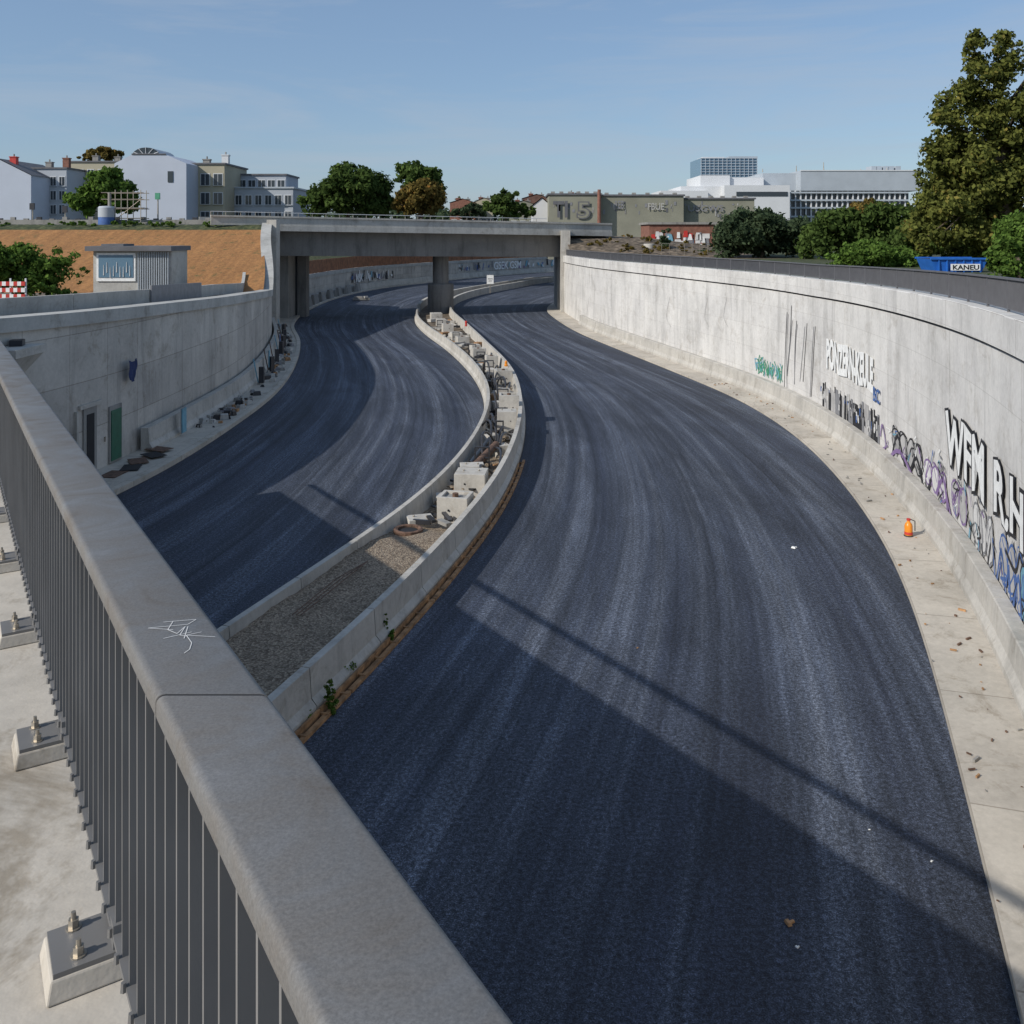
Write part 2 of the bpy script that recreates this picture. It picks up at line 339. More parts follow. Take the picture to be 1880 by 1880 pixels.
# ------------------------------------------------------------ median
def atY(P,Y): return float(np.interp(Y,P[:,1],P[:,0]))
mb=MB(); P=clip(MR,-30,112)
segmented(mb,P,3.0,.03,lambda Y:[(-.5,0.0),(-.42,.3),(-.36,.95),(-.18,.95),(-.14,.35),(-.02,.22),(-.02,0)],'conc'); mb.obj('concrete_barrier')
mb=MB(); P=clip(ML,-30,112)
segmented(mb,P,3.0,.03,lambda Y:[(.02,0.0),(.02,.22),(.13,.35),(.17,.85),(.33,.85),(.38,.3),(.45,0)],'conc'); mb.obj('concrete_barrier')
for curve,sg in ((MR,-1),(ML,1)):
    mb=MB(); P=curve[(curve[:,1]>112)]
    segmented(mb,P,3.0,.02,lambda Y:[(0,0),(0,1.0),(sg*.4,1.0),(sg*.4,0)] if sg>0 else [(-.4,0),(-.4,1.0),(0,1.0),(0,0)],'conc'); mb.obj('concrete_barrier')
def fill(Y): return float(np.interp(Y,[-30,27,30,45,110,112,260],[.62,.60,.22,.18,.15,.1,.1]))
mb=MB()
ys=np.concatenate([np.arange(-30,120,.5),np.arange(120,226,2)])
for a,b_ in zip(ys,ys[1:]):
    for j in range(6):
        def p2(Y,t):
            t=.06+.88*t; x=atY(ML,Y)*(1-t)+atY(MR,Y)*t
            return (x,Y,fill(Y)+.06*math.sin(x*3+Y*1.7)*math.sin(Y*.9+t*4))
        mb.face([p2(a,j/6),p2(a,(j+1)/6),p2(b_,(j+1)/6),p2(b_,j/6)],'gravel' if a<60 else 'dirt')
mb.obj('gravel_bed',smooth=True)
mb=MB(); P=clip(MR,14,40)
segmented(mb,P,4.0,.02,lambda Y:[(.0,.004),(.0,.17),(.05,.17),(.05,.004)],'wood')
segmented(mb,off(P,.12),5.0,.05,lambda Y:[(0,.004),(0,.08),(.1,.08),(.1,.004)],'wood')
for q in range(30):
    Y=15+q*.8; x=atY(MR,Y)
    mb.box((x+.12,Y,.05),(.2,.06,.09),'wood',-.3)
mb.obj('timber_formwork')
def midx(Y,t=.5): return atY(ML,Y)*(1-t)+atY(MR,Y)*t
def conc_block(Y,t,w,d,h,rz,open_=True):
    mb=MB(); x=midx(Y,t); z=fill(Y)-.05
    mb.box((x,Y,z+h/2),(w,d,h),'conc',rz)
    if open_:
        co,si=math.cos(rz),math.sin(rz); e=.12
        for (ox,oy,sx,sy) in ((0,-d/2+e/2,w,e),(0,d/2-e/2,w,e),(-w/2+e/2,0,e,d-2*e),(w/2-e/2,0,e,d-2*e)):
            mb.box((x+ox*co-oy*si,Y+ox*si+oy*co,z+h+.05),(sx*.995,sy*.995,.1),'conc',rz)
        mb.box((x,Y,z+h+.006),(w-2*e-.01,d-2*e-.01,.01),'concd',rz)
        mb.cyl((x,Y,z+h+.01),(x,Y,z+h+.14),.1,.1,'rust',8)
    else:
        for q in (-.25,.25):
            mb.cyl((x+q*w,Y,z+h),(x+q*w,Y,z+h+.06),.035,.035,'steel',6)
    for sx_ in ((-.2,) if w<.8 else (-.2,.2)):
        mb.cyl((x+w*sx_,Y-d/2-.006,z+h*.6),(x+w*sx_,Y-d/2+.05,z+h*.6),.035,.035,'dark',8)
    return mb.obj('concrete_block',bevel=.015)
for a in [(30.2,.62,1.0,.9,.75,-.2,True),(29.0,.35,.8,.6,.35,.3,False),(33.2,.55,1.1,1.0,.85,-.1,False),(31.8,.38,.9,.6,.4,.1,False),(35.2,.4,.9,.7,.6,.1,False),(38.6,.7,.5,.5,.6,.4,False),(41,.4,.6,.5,.5,.7,False),(43.5,.62,.9,.8,1.1,0,False),(46.5,.62,1.0,.9,1.25,0,True),(49.2,.35,.6,.5,.5,.4,False),(52,.5,.7,.6,.7,.2,False),(57,.62,1.0,1.0,.95,.15,True),(60.5,.45,.7,.7,.6,.1,False),(64,.6,.8,.8,.9,.2,True),(69,.5,1.0,.9,.8,.3,True),(73,.6,.7,.9,.7,.3,False),(77,.45,1.0,1.0,.8,.3,True),(82,.5,.9,1.2,.7,.3,False),(88,.5,1.0,1.2,.8,.2,True),(94,.5,.9,1.2,.8,.2,False),(100,.5,1.2,1.4,.9,.2,False)]:
    conc_block(*a)
mb=MB(); x=midx(28.0,.35); mb.lathe((x,28.0,.5),[(.45,0),(.45,.10),(.38,.12),(.32,.10),(.32,.02)],'rust',18); mb.lathe((x,28.0,.54),[(.32,0),(0,.0)],'dark',18); mb.obj('manhole_ring')
mb=MB()
for i in range(70):
    Y=random.uniform(28.3,48); t=random.uniform(.22,.8)
    mb.box((midx(Y,t),Y,fill(Y)+random.uniform(.05,.3)),(random.uniform(.2,.9),random.uniform(.08,.3),random.uniform(.04,.14)),random.choice(['wood','concd','conc','pvc','pvc','conc','dark','gravel']),random.uniform(0,3))
for i in range(60):
    Y=random.uniform(48,104); t=random.uniform(.25,.8)
    mb.box((midx(Y,t),Y,fill(Y)+random.uniform(.05,.4)),(random.uniform(.3,1.1),random.uniform(.2,.6),random.uniform(.1,.35)),random.choice(['wood','concd','conc','conc','pvc','dark']),random.uniform(0,3))
mb.obj('construction_debris')
mb=MB()
for Y in (36.6,41.8,45,50.5,54,62,66.5,71,80,91):   # steel brackets and frames standing in the median
    x=midx(Y,.35); z=fill(Y)
    for dx in (0,.55): mb.box((x+dx,Y,z+.45),(.06,.06,.9),'pvc')
    mb.box((x+.275,Y,z+.87),(.5,.06,.06),'pvc'); mb.box((x+.275,Y+.02,z+.45),(.5,.05,.05),'pvc')
mb.obj('steel_frame')
mb=MB()
for i in range(16):
    Y=random.uniform(32,60); x=midx(Y,random.uniform(.3,.7)); pts=[]
    L=random.uniform(1.5,4.5); hh=random.uniform(.4,1.1)
    for q in range(9):
        a=q/8; pts.append((x+ .5*math.sin(a*3+i)*a,Y+L*a-(L/2),fill(Y)+.15+hh*math.sin(a*math.pi)))
    mb.tube(pts,.05,'pvc',7)
mb.obj('cable_conduit',smooth=True)
mb=MB(); x=midx(37,.45); mb.cyl((x-.3,35.8,.5),(x+.5,38.5,.75),.16,.16,'rust',14); mb.cyl((x-.5,36.5,.45),(x+.2,40.5,.55),.11,.11,'pvc',12); mb.obj('rusty_pipe',smooth=True)
mb=MB(); x=midx(22.5,.4)
for q in range(3): mb.tube([(x-.5+.1*q,21.4,.7),(x+.1+.12*q,23.6,.72),(x+.7,24.9,.71)],.012,'rust',5)
mb.obj('rebar_rods')
mb=MB(); x=midx(60,.8); mb.lathe((x,60,.95),[(.12,0),(.12,.1),(.09,.14),(.09,.3),(.05,.36),(0,.37)],'orange',12); mb.obj('warning_lamp')
mb=MB(); x=midx(86,.85); mb.lathe((x,86,.95),[(.12,0),(.12,.1),(.09,.14),(.12,.45),(.05,.5),(0,.52)],'red',12); mb.obj('warning_lamp')
# ------------------------------------------------------------ terrain
ys=np.concatenate([np.arange(-60,70,3),np.arange(70,132,1.0),np.arange(132,276,3),[275,276,290,320,400,600,1000,2000,5000]])
ds=[0,1,3,6,10,15,22,35,60,110,250,700,2500]
mb=MB()
def wlX(Y): return float(np.interp(Y,np.append(WL[:,1],[262.5,275]),np.append(WL[:,0],[140,2500])))-.6
def zl(d,Y):
    base=float(np.interp(Y,[-60,24,28.5,43,60,76,97,113,124],[5.4,5.4,6.6,6.15,5.55,4.7,10.5,10.5,3.7]))
    if Y>113:
        k=min(1,max(0,(d-3)/18)); k=max(k,min(1,max(0,(Y-262)/10))); top=7.4
        lo=base if Y<124 else 3.7
        base=lo*(1-k)+max(top,min(base,10.5) if Y<124 else top)*k
    return base
for i in range(len(ys)-1):
    a,b_=ys[i],ys[i+1]
    for j in range(len(ds)-1):
        q=[(wlX(a)-ds[j],a,zl(ds[j],a)),(wlX(a)-ds[j+1],a,zl(ds[j+1],a)),(wlX(b_)-ds[j+1],b_,zl(ds[j+1],b_)),(wlX(b_)-ds[j],b_,zl(ds[j],b_))]
        ym=(a+b_)/2; k='soil' if 75<ym<95.5 else 'grass' if 95.5<ym<99 else 'ballast' if 99<ym<112 else 'dirt' if ym<75 else 'grass'
        mb.face(q,k)
mb.obj('ground',smooth=True)
mb=MB()
def wrX(Y): return (float(np.interp(Y,WR[:,1],WR[:,0])) if Y<200 else 112.0)+.4
def zr(X,Y):
    z=float(np.interp(Y,[-60,17,47,111,200],[7.55,7.55,7.1,6.8,7.3]))
    e=max(0,1-abs(Y-119)/13)*max(0,1-max(0,X-8)/26); return z+min(1,e*1.5)*2.4
ys2=np.concatenate([np.arange(-60,90,3),np.arange(90,140,1.5),np.arange(140,263,3)]); ys2=np.append(ys2,276)
for a,b_ in zip(ys2,ys2[1:]):
    for j in range(len(ds)-1):
        q=[(wrX(a)+ds[j],a,0),(wrX(a)+ds[j+1],a,0),(wrX(b_)+ds[j+1],b_,0),(wrX(b_)+ds[j],b_,0)]
        q=[(x,y,zr(x,y)) for x,y,z in q]
        mb.face(q[::-1],'dirt' if 100<a<140 and ds[j]<20 else 'grass')
mb.obj('ground',smooth=True)
# ------------------------------------------------------------ camera bridge: deck + railing
def RP(Y,c,drop): return (c-.61*Y,Y,E-drop-.038*(Y-1.11))
mb=MB()
Y0,Y1=-26,29; nrm=Vector((-1,-.61)).normalized()
def dk(Y,o,drop):
    x,y,z=RP(Y,.97,drop); return (x+nrm.x*o,y+nrm.y*o,z)
steps=12
for i in range(steps):
    a=Y0+(Y1-Y0)*i/steps; b_=Y0+(Y1-Y0)*(i+1)/steps
    mb.face([dk(a,0,2.04),dk(b_,0,2.04),dk(b_,13,2.04),dk(a,13,2.04)],'deck')
    mb.face([dk(a,0,3.5),dk(a,13,3.5),dk(b_,13,3.5),dk(b_,0,3.5)],'deck')
    mb.face([dk(a,0,2.04),dk(a,0,3.5),dk(b_,0,3.5),dk(b_,0,2.04)],'deck')
    mb.face([dk(a,13,2.04),dk(b_,13,2.04),dk(b_,13,3.5),dk(a,13,3.5)],'deck')
mb.obj('footbridge_deck')
rail=empty('bridge_railing')
ang=math.atan2(1,-.61)
def capring(Y):
    w=.205/2*math.hypot(1,.61)/1.0; t=.062; r=.018; pts=[]
    def pt(dc,dz): x,y,z=RP(Y,.568,.95); return (x+dc,y,z+dz)
    for (cx,cz,a0) in ((w-r,-r,90),(w-r,-t+r,0),(-w+r,-t+r,-90),(-w+r,-r,180)):
        for q in range(5):
            a=math.radians(a0-q*22.5); pts.append(pt(cx+r*math.cos(a)*1.15,cz+r*math.sin(a)))
    return pts
for i,(a,b_) in enumerate(((-6,1.972),(1.98,14),(14.01,29))):
    mb=MB(); R=[capring(Y) for Y in np.linspace(a,b_,4)]
    for r0,r1 in zip(R,R[1:]):
        for j in range(20):
            j2=(j+1)%20; mb.face([r0[j],r1[j],r1[j2],r0[j2]],'rail')
    mb.face(R[0],'rail'); mb.face(R[-1][::-1],'rail'); mb.obj('handrail_%d'%i,rail,smooth=True)
mb=MB(); A,B=capring(1.965),capring(1.99)
A=[tuple(Vector(p)+ (Vector(RP(1.965,.568,.98))-Vector(p))*.02) for p in A]; B=[tuple(Vector(p)+(Vector(RP(1.99,.568,.98))-Vector(p))*.02) for p in B]
for j in range(20):
    j2=(j+1)%20; mb.face([A[j],B[j],B[j2],A[j2]],'dark')
mb.obj('handrail_joint',rail)
mb=MB(); L=math.hypot(1,.61)
y=-5.0
while y<28:
    x0,y0,zt=RP(y,.505,1.0); zb=RP(y,.505,1.93)[2]
    mb.box((x0,y0,(zt+zb)/2),(.011,.042,zt-zb),'bar',ang)
    mb.cyl((x0-.03,y0-.018,zb-.012),(x0-.03,y0-.018,zb+.012),.009,.007,'bar',6)
    y+=.118/L
for (c0,c1,d0,d1) in ((.47,.54,1.93,1.945),(.475,.535,1.012,1.04)):
    a,b_=-5,28
    mb.hexa([RP(a,c0,d1),RP(a,c1,d1),RP(b_,c1,d1),RP(b_,c0,d1)],[RP(a,c0,d0),RP(a,c1,d0),RP(b_,c1,d0),RP(b_,c0,d0)],'bar')
mb.obj('balusters',rail)
mb=MB(); mp=MB()
for k in range(-3,20):
    Y=2.66+1.185*k
    cx,cy,cz=RP(Y,.39,2.04)
    mp.box((cx,cy,cz+.025),(.22,.21,.06),'deck',ang,.88)
    mb.box((cx,cy,cz+.062),(.185,.17,.014),'bar',ang)
    px,py,_=RP(Y,.5,2.0); mb.box((px,py,cz+.09),(.05,.05,.09),'bar',ang)
    for sgn in (-1,1):
        x=cx+sgn*.06*math.cos(ang)-.02; yy=cy+sgn*.06*math.sin(ang)
        mb.cyl((x,yy,cz+.069),(x,yy,cz+.073),.022,.022,'steel',12); mb.cyl((x,yy,cz+.073),(x,yy,cz+.095),.015,.015,'steel',6); mb.cyl((x,yy,cz+.095),(x,yy,cz+.115),.008,.007,'steel',8)
mb.obj('base_plates',rail); mp.obj('grout_pads',rail,bevel=.006)
mb=MB()
def stroke_plane(pts,w,key):
    Q=[]
    for px,py in pts:
        Y=2.2
        for _ in range(12): drop=.95+.038*(Y-1.11)-.0015; Y=F*drop/(py-H0)
        Q.append(Vector(((px-940)/F*Y,Y,E-drop)))
    for a,b_ in zip(Q,Q[1:]):
        d=(b_-a).normalized(); n=Vector((-d.y,d.x,0))*w/2
        mb.face([a-n,b_-n,b_+n,a+n],key)
for p in ([(300,1142),(360,1137),(345,1146),(272,1153),(318,1156)],[(318,1140),(308,1156),(325,1163),(340,1150),(330,1166),(345,1168)],[(345,1150),(338,1172)],[(370,1160),(342,1166),(395,1169)],[(342,1166),(352,1180),(348,1192),(338,1199)],[(300,1172),(352,1160)]):
    stroke_plane(p,.0022,'wash')
mb.obj('scratched_tag',rail)
# ------------------------------------------------------------ far bridge
br=empty('road_bridge')
A=Vector((-25.6,98)); B=Vector((7.0,113)); U=(B-A).normalized(); Nn=Vector((-U.y,U.x))
def bp(s,o,z): q=A+U*s+Nn*o; return (q.x,q.y,z)
Lb=(B-A).length
def beam(mb,s0,s1,o0,o1,zb,zt,k):
    f=lambda z,s: z[0]+(z[1]-z[0])*s/Lb
    mb.hexa([bp(s0,o0,f(zb,s0)),bp(s1,o0,f(zb,s1)),bp(s1,o1,f(zb,s1)),bp(s0,o1,f(zb,s0))],[bp(s0,o0,f(zt,s0)),bp(s1,o0,f(zt,s1)),bp(s1,o1,f(zt,s1)),bp(s0,o1,f(zt,s0))],k)
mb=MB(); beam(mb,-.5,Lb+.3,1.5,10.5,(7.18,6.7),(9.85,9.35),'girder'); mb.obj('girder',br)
mb=MB(); beam(mb,-.5,Lb+6,-.1,11.3,(9.852,9.352),(10.4,9.9),'cap'); beam(mb,-6,Lb+6,0,.35,(10.402,9.902),(11.25,10.75),'cap'); beam(mb,-6,Lb+6,-.14,.5,(11.252,10.752),(11.42,10.95),'conc')
beam(mb,-6,Lb+6,10.9,11.2,(10.402,9.902),(11.4,10.9),'cap'); mb.obj('deck_parapet',br)
mb=MB()
for s in np.arange(-6,Lb-3,1.5):
    z=11.42-.0133*s; q=bp(s,.18,z); mb.cyl(q,(q[0],q[1],z+.35),.03,.03,'steel',6)
beam(mb,-6,Lb-3,.14,.22,(11.77,11.3),(11.83,11.36),'panelw'); mb.obj('parapet_rail',br)
mb=MB(); cx,cy=bx(809,111),111
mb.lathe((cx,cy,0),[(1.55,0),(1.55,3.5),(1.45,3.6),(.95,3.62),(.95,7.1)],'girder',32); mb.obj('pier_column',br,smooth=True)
mb=MB(); mb.box((5.95+.5,112.6,4.95),(1.1,2.6,10.0),'conc'); mb.box((5.95+.5,120,3.3),(1.6,10,6.9),'concd')
mb.obj('abutment',br)
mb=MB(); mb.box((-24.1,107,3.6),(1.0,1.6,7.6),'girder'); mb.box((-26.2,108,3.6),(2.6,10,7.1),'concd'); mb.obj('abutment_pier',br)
mb=MB(); mb.box((-24.9,96.6,5.4),(1.0,1.5,11.2),'conc'); mb.obj('wing_wall',br)
# ------------------------------------------------------------ wall painting helpers (right wall surface)
def wr_at(px):
    P=WRn; r=P[:,0]/P[:,1]*F+940
    idx=np.where((P[:,1]>12)&(P[:,1]<95))[0]; y=np.interp(px,r[idx][::-1],P[idx][::-1][:,1]); return float(y)
SR=arc(WRn)
def s_of_Y(Y): return float(np.interp(Y,WRn[:,1],SR))
def wpt(s,h,o=.012):
    x=np.interp(s,SR,WRn[:,0]);y=np.interp(s,SR,WRn[:,1]); i=min(max(np.searchsorted(SR,s),1),len(SR)-1); t=(WRn[i]-WRn[i-1]); t/=np.linalg.norm(t)
    return Vector((x-t[1]*o,y+t[0]*o,h))
def wpx(px,py):
    Y=wr_at(px); return s_of_Y(Y),E-(py-H0)*Y/F
LAY=[.012]
def sstroke(mb,Q,w,key):
    LAY[0]+=.00015; o=LAY[0]
    for (s0,h0),(s1,h1) in zip(Q,Q[1:]):
        l=math.hypot(s1-s0,h1-h0)
        if l<1e-4: continue
        n=((h0-h1)/l*w/2,(s1-s0)/l*w/2); d=((s1-s0)/l*w*.25,(h1-h0)/l*w*.25)
        q=[(s0-d[0]-n[0],h0-d[1]-n[1]),(s1+d[0]-n[0],h1+d[1]-n[1]),(s1+d[0]+n[0],h1+d[1]+n[1]),(s0-d[0]+n[0],h0-d[1]+n[1])]
        o+=.00002
        mb.face([wpt(a,b_,o) for a,b_ in q],key)
def spline(Q,n=6):
    Q=np.array(Q,float); P=np.vstack([Q[0],Q,Q[-1]]); out=[]
    for i in range(1,len(P)-2):
        p0,p1,p2,p3=P[i-1:i+3]
        for t in np.linspace(0,1,n,endpoint=False): out.append(.5*((2*p1)+(-p0+p2)*t+(2*p0-5*p1+4*p2-p3)*t*t+(-p0+3*p1-3*p2+p3)*t**3))
    out.append(Q[-1]); return [tuple(x) for x in out]
def stroke(mb,pts,w,key,o=None): sstroke(mb,spline([wpx(*p) for p in pts],4),w,key)
def sblob(mb,s,h,rs,rh,key,rg,n=14):
    LAY[0]+=.00015; o=LAY[0]; ph=rg.uniform(0,6)
    mb.face([wpt(s+rs*math.cos(2*math.pi*i/n)*(1+.22*math.sin(i*2.3+ph)),h+rh*math.sin(2*math.pi*i/n)*(1+.22*math.cos(i*1.7+ph)),o) for i in range(n)],key)
def textmesh(txt,size,offset,shear=0):
    cu=bpy.data.curves.new('t','FONT'); cu.body=txt; cu.size=size; cu.offset=offset; cu.shear=shear; cu.resolution_u=3
    o=bpy.data.objects.new('t',cu); sc.collection.objects.link(o); bpy.context.view_layer.update()
    me=bpy.data.meshes.new_from_object(o.evaluated_get(bpy.context.evaluated_depsgraph_get())); sc.collection.objects.unlink(o); bpy.data.objects.remove(o)
    return me
def walltext(name,txt,Ya,Yb,h0,hgt,key,outline=None,ofs=.03,parent=None,jig=0,bold=.03):
    for kk,offv,o in ([(outline,bold+.045,ofs)] if outline else [])+[(key,bold,ofs+.006)]:
        me=textmesh(txt,1.0,offv); n=len(me.vertices); co=np.empty(n*3); me.vertices.foreach_get('co',co); co=co.reshape(-1,3)
        base=textmesh(txt,1.0,.03); cb=np.empty(len(base.vertices)*3); base.vertices.foreach_get('co',cb); cb=cb.reshape(-1,3)
        x0,x1=cb[:,0].min(),cb[:,0].max(); y0,y1=cb[:,1].min(),cb[:,1].max()
        sa,sb=s_of_Y(Ya),s_of_Y(Yb)
        for i in range(n):
            u=(co[i,0]-x0)/(x1-x0); v=(co[i,1]-y0)/(y1-y0); p=wpt(sa+(sb-sa)*u,h0+hgt*v+jig*math.sin(u*17),o); co[i]=p
        me.vertices.foreach_set('co',co.ravel()); me.materials.clear(); me.materials.append(M[kk]); me.update()
        ob=bpy.data.objects.new(name+('_outline' if kk==outline and outline else ''),me); sc.collection.objects.link(ob); ob.parent=parent
gr=empty('wall_graffiti'); rr=random.Random(3)
mb=MB()
for px0,top,bot in ((1447,552,712),(1466,556,705),(1480,575,700),(1497,570,728),(1455,560,690)):
    for k in range(2):
        px=px0+rr.uniform(-3,3); stroke(mb,[(px,top+rr.uniform(0,40)),(px-3,(top+bot)/2),(px-rr.uniform(2,10),bot)],.07,'grey' if k else 'black')
for px0 in (1070,1082,1230,1300,1335): stroke(mb,[(px0,545),(px0-6,580),(px0+2,600)],.05,'washd')
sa,sb=s_of_Y(wr_at(1508)),s_of_Y(wr_at(1614))
lo,hi=min(sa,sb),max(sa,sb)
for i in range(26):
    s_=lo+(hi-lo)*i/26; hh=rr.uniform(.7,1.15); sstroke(mb,[(s_,1.15),(s_+rr.uniform(-.05,.05),1.15+hh)],(hi-lo)/26*rr.uniform(.7,1.1),rr.choice(['black','grey','washd','black','grey']))
for i in range(70):
    s_=rr.uniform(lo,hi); h=rr.uniform(1.25,2.1); sstroke(mb,[(s_,h),(s_,h+rr.uniform(.1,.3))],rr.uniform(.06,.16),rr.choice(['black','wash','wash','bluep','grey','washd']))
for i in range(46):
    px=rr.uniform(1388,1440); Y=wr_at(px); s_=s_of_Y(Y); h=1.2+rr.uniform(0,.3)
    sstroke(mb,spline([(s_,h),(s_+rr.uniform(-.3,.3),h+rr.uniform(.2,.6)),(s_+rr.uniform(-.3,.3),h+rr.uniform(.3,.9))],4),.07,rr.choice(['green','green','cyan']))
def throwup(s0,h0,w,h,fillk,linek,n):
    for i in range(n):
        cs=s0-(i+.5)*w; sblob(mb,cs,h0+h/2,w*.52,h*.5,fillk,rr)
    for i in range(n):
        cs=s0-(i+.5)*w; pts=[(cs+rr.uniform(-.5,.5)*w,h0+rr.uniform(0,1)*h) for _ in range(6)]
        sstroke(mb,spline(pts),.06,linek)
        ring=[(cs+.52*w*math.cos(a)*(1+.15*math.sin(a*3+i)),h0+h/2+.5*h*math.sin(a)*(1+.1*math.cos(a*2+i))) for a in np.linspace(0,6.283,15)]
        sstroke(mb,ring,.07,linek)
S_=lambda px: s_of_Y(wr_at(px))
throwup(S_(1640),1.25,1.0,1.0,'washd','black',4)
throwup(S_(1700),1.2,.9,.9,'wash','purple',3)
throwup(S_(1750),1.2,.9,1.1,'washd','purple',2)
throwup(S_(1790),1.15,.75,1.2,'wash','grey',3)
throwup(S_(1840),1.15,.8,1.3,'washd','bluep',3)
throwup(S_(1878),1.15,.8,1.3,'cyan','black',4)
for p,k,w in (([(1638,850),(1650,800),(1668,870),(1685,840),(1700,905),(1712,880)],'black',.16),([(1635,840),(1655,830),(1690,900),(1720,930)],'purple',.16),
    ([(1722,905),(1735,880),(1742,950),(1728,960)],'purple',.18),([(1700,880),(1715,950),(1740,990),(1776,1000)],'black',.09),
    ([(1740,905),(1752,960),(1775,1005)],'purple',.12),([(1785,960),(1782,1010),(1798,1040),(1800,980)],'cyan',.12),
    ([(1806,1000),(1812,1060),(1822,1000)],'black',.12),([(1826,990),(1832,1070),(1842,1010),(1850,1090)],'bluep',.12),([(1856,1040),(1862,1120),(1874,1060),(1880,1150)],'bluep',.14),([(1850,1010),(1868,1050),(1876,1020)],'black',.12),
    ([(1618,800),(1622,780),(1628,820),(1616,822)],'purple',.1)): stroke(mb,p,w,k)
for i in range(60):
    px=rr.uniform(1630,1920); s_=S_(min(px,1915)); h=rr.uniform(1.2,2.6)
    sstroke(mb,spline([(s_,h),(s_+rr.uniform(-.3,.3),h+rr.uniform(-.3,.3)),(s_+rr.uniform(-.4,.4),h+rr.uniform(-.5,.2))]),rr.uniform(.03,.07),rr.choice(['black','grey','purple','bluep','black','white','cyan']))
mb.obj('spray_paint',gr)
z0=LAY[0]+.01
walltext('tag_text','PONZERN-KEULE',wr_at(1520),wr_at(1606),3.05,1.4,'white',None,z0,gr,.05,.05)
walltext('tag_small','BC',wr_at(1606),wr_at(1618),2.7,.6,'bluep',None,z0,gr)
walltext('tag_big','WFM',wr_at(1740),wr_at(1812),2.55,1.55,'white','black',z0,gr,.08)
walltext('tag_big_2','R.HB',wr_at(1830),wr_at(1912),2.65,1.3,'white','black',z0,gr,.08)
for px,py in ((1117,600),(1146,612),(1383,700)):
    x,y=W(px,py+12,.1); mb=MB(); mb.box((x,y,.75),(.18,.18,1.3),'rust'); mb.box((x+.3,y+.1,.7),(.1,.25,1.2),'wood'); mb.box((x+.15,y+.05,1.1),(.5,.06,.1),'wood'); mb.obj('barrier_post')
# ------------------------------------------------------------ far left wall graffiti
fg=empty('wall_graffiti'); mb=MB()
P=WL
def fw(px):
    r=P[:,0]/P[:,1]*F+940; idx=np.where((P[:,1]>125)&(P[:,1]<245))[0]; Y=float(np.interp(px,r[idx],P[idx][:,1])); return (np.interp(Y,P[:,1],P[:,0]),Y)
for i in range(90):
    px=rr.choice([rr.uniform(640,720),rr.uniform(840,1020)]); x,y=fw(px); x2,y2=fw(px+rr.uniform(3,9)); d=Vector((x2-x,y2-y)).normalized(); n=Vector((d.y,-d.x))*(.05+.002*i)
    z0=rr.uniform(1.3,2.0); z1=z0+rr.uniform(.4,1.5); w=rr.uniform(.2,.7); sh=rr.uniform(-.6,.6)
    k=rr.choice(['white','grey','black','purple','bluep','cyan','white','grey','black'])
    mb.face([(x+n.x,y+n.y,z0),(x+n.x+d.x*w,y+n.y+d.y*w,z0),(x+n.x+d.x*(w+sh),y+n.y+d.y*(w+sh),z1),(x+n.x+d.x*sh,y+n.y+d.y*sh,z1)],k)
mb.obj('spray_paint',fg)
def flattext(name,txt,p,size,key,rotz,parent,extr=.02,offv=.02,sx=1):
    me=textmesh(txt,size,offv*size); me.materials.clear(); me.materials.append(M[key]); ob=bpy.data.objects.new(name,me); sc.collection.objects.link(ob)
    ob.location=p; ob.rotation_euler=(math.pi/2,0,rotz); ob.scale=(sx,1,1); ob.parent=parent; return ob
x1,y1=fw(902); x2,y2=fw(975)
flattext('tag_text','GSEK GSM',(x1+.6,y1-1.5,1.5),2.4,'white',math.atan2(y2-y1,x2-x1),fg,sx=1.1)
x1,y1=fw(650); x2,y2=fw(690)
flattext('tag_text_2','MSK',(x1+.4,y1-.5,1.5),1.9,'white',math.atan2(y2-y1,x2-x1),fg,sx=.9)
# ------------------------------------------------------------ left wall items
def lw(Y,o):
    i=int(np.argmin(abs(WL[:,1]-Y))); n=normals(WL)[i]; t=np.array([-n[1],n[0]]); return WL[i]+n*o,math.atan2(t[1],t[0])
def lwbox(mb,Y,o,z,d,k):
    (x,y),a=lw(Y,o); mb.box((x,y,z),d,k,a)
mb=MB(); lwbox(mb,37.6,.03,1.35,(1.0,.06,2.3),'concd'); lwbox(mb,37.6,.07,1.3,(.8,.05,2.05),'greend'); lwbox(mb,37.3,.11,1.3,(.06,.05,.2),'steel'); mb.obj('green_door')
mb=MB(); lwbox(mb,36.2,.03,1.5,(.9,.05,2.5),'concd'); lwbox(mb,36.0,.06,1.4,(.5,.03,2.2),'dark'); lwbox(mb,36.2,.05,2.85,(1.5,.12,.16),'conc'); lwbox(mb,35.5,.06,1.5,(.12,.14,2.5),'conc'); mb.obj('doorway')  # opening is a flat near-black slab; its inner shade is only colour
mb=MB(); lwbox(mb,32.6,.03,2.9,(1.0,.05,1.2),'dark'); lwbox(mb,32.6,.05,3.55,(1.2,.1,.1),'conc'); lwbox(mb,32.6,.05,2.25,(1.2,.1,.1),'conc'); mb.obj('wall_niche')  # no recess cut: near-black panel paints the shade inside the niche
mb=MB()
(x,y),a=lw(31.6,.5)
mb.hexa([(x-.5,y-.5,4.6),(x-.1,y-.5,4.6),(x-.1,y+.5,4.6),(x-.5,y+.5,4.6)],[(x-.5,y-.9,5.4),(x+.5,y-.9,5.4),(x+.5,y+.9,5.4),(x-.5,y+.9,5.4)],'conc'); mb.box((x,y,5.55),(1.1,2.0,.28),'conc'); mb.box((x-.1,y+.3,5.8),(.4,.5,.2),'pvc',.3); mb.obj('corbel_bracket')
mb=MB(); (x,y),a=lw(38.6,.2); rows=6
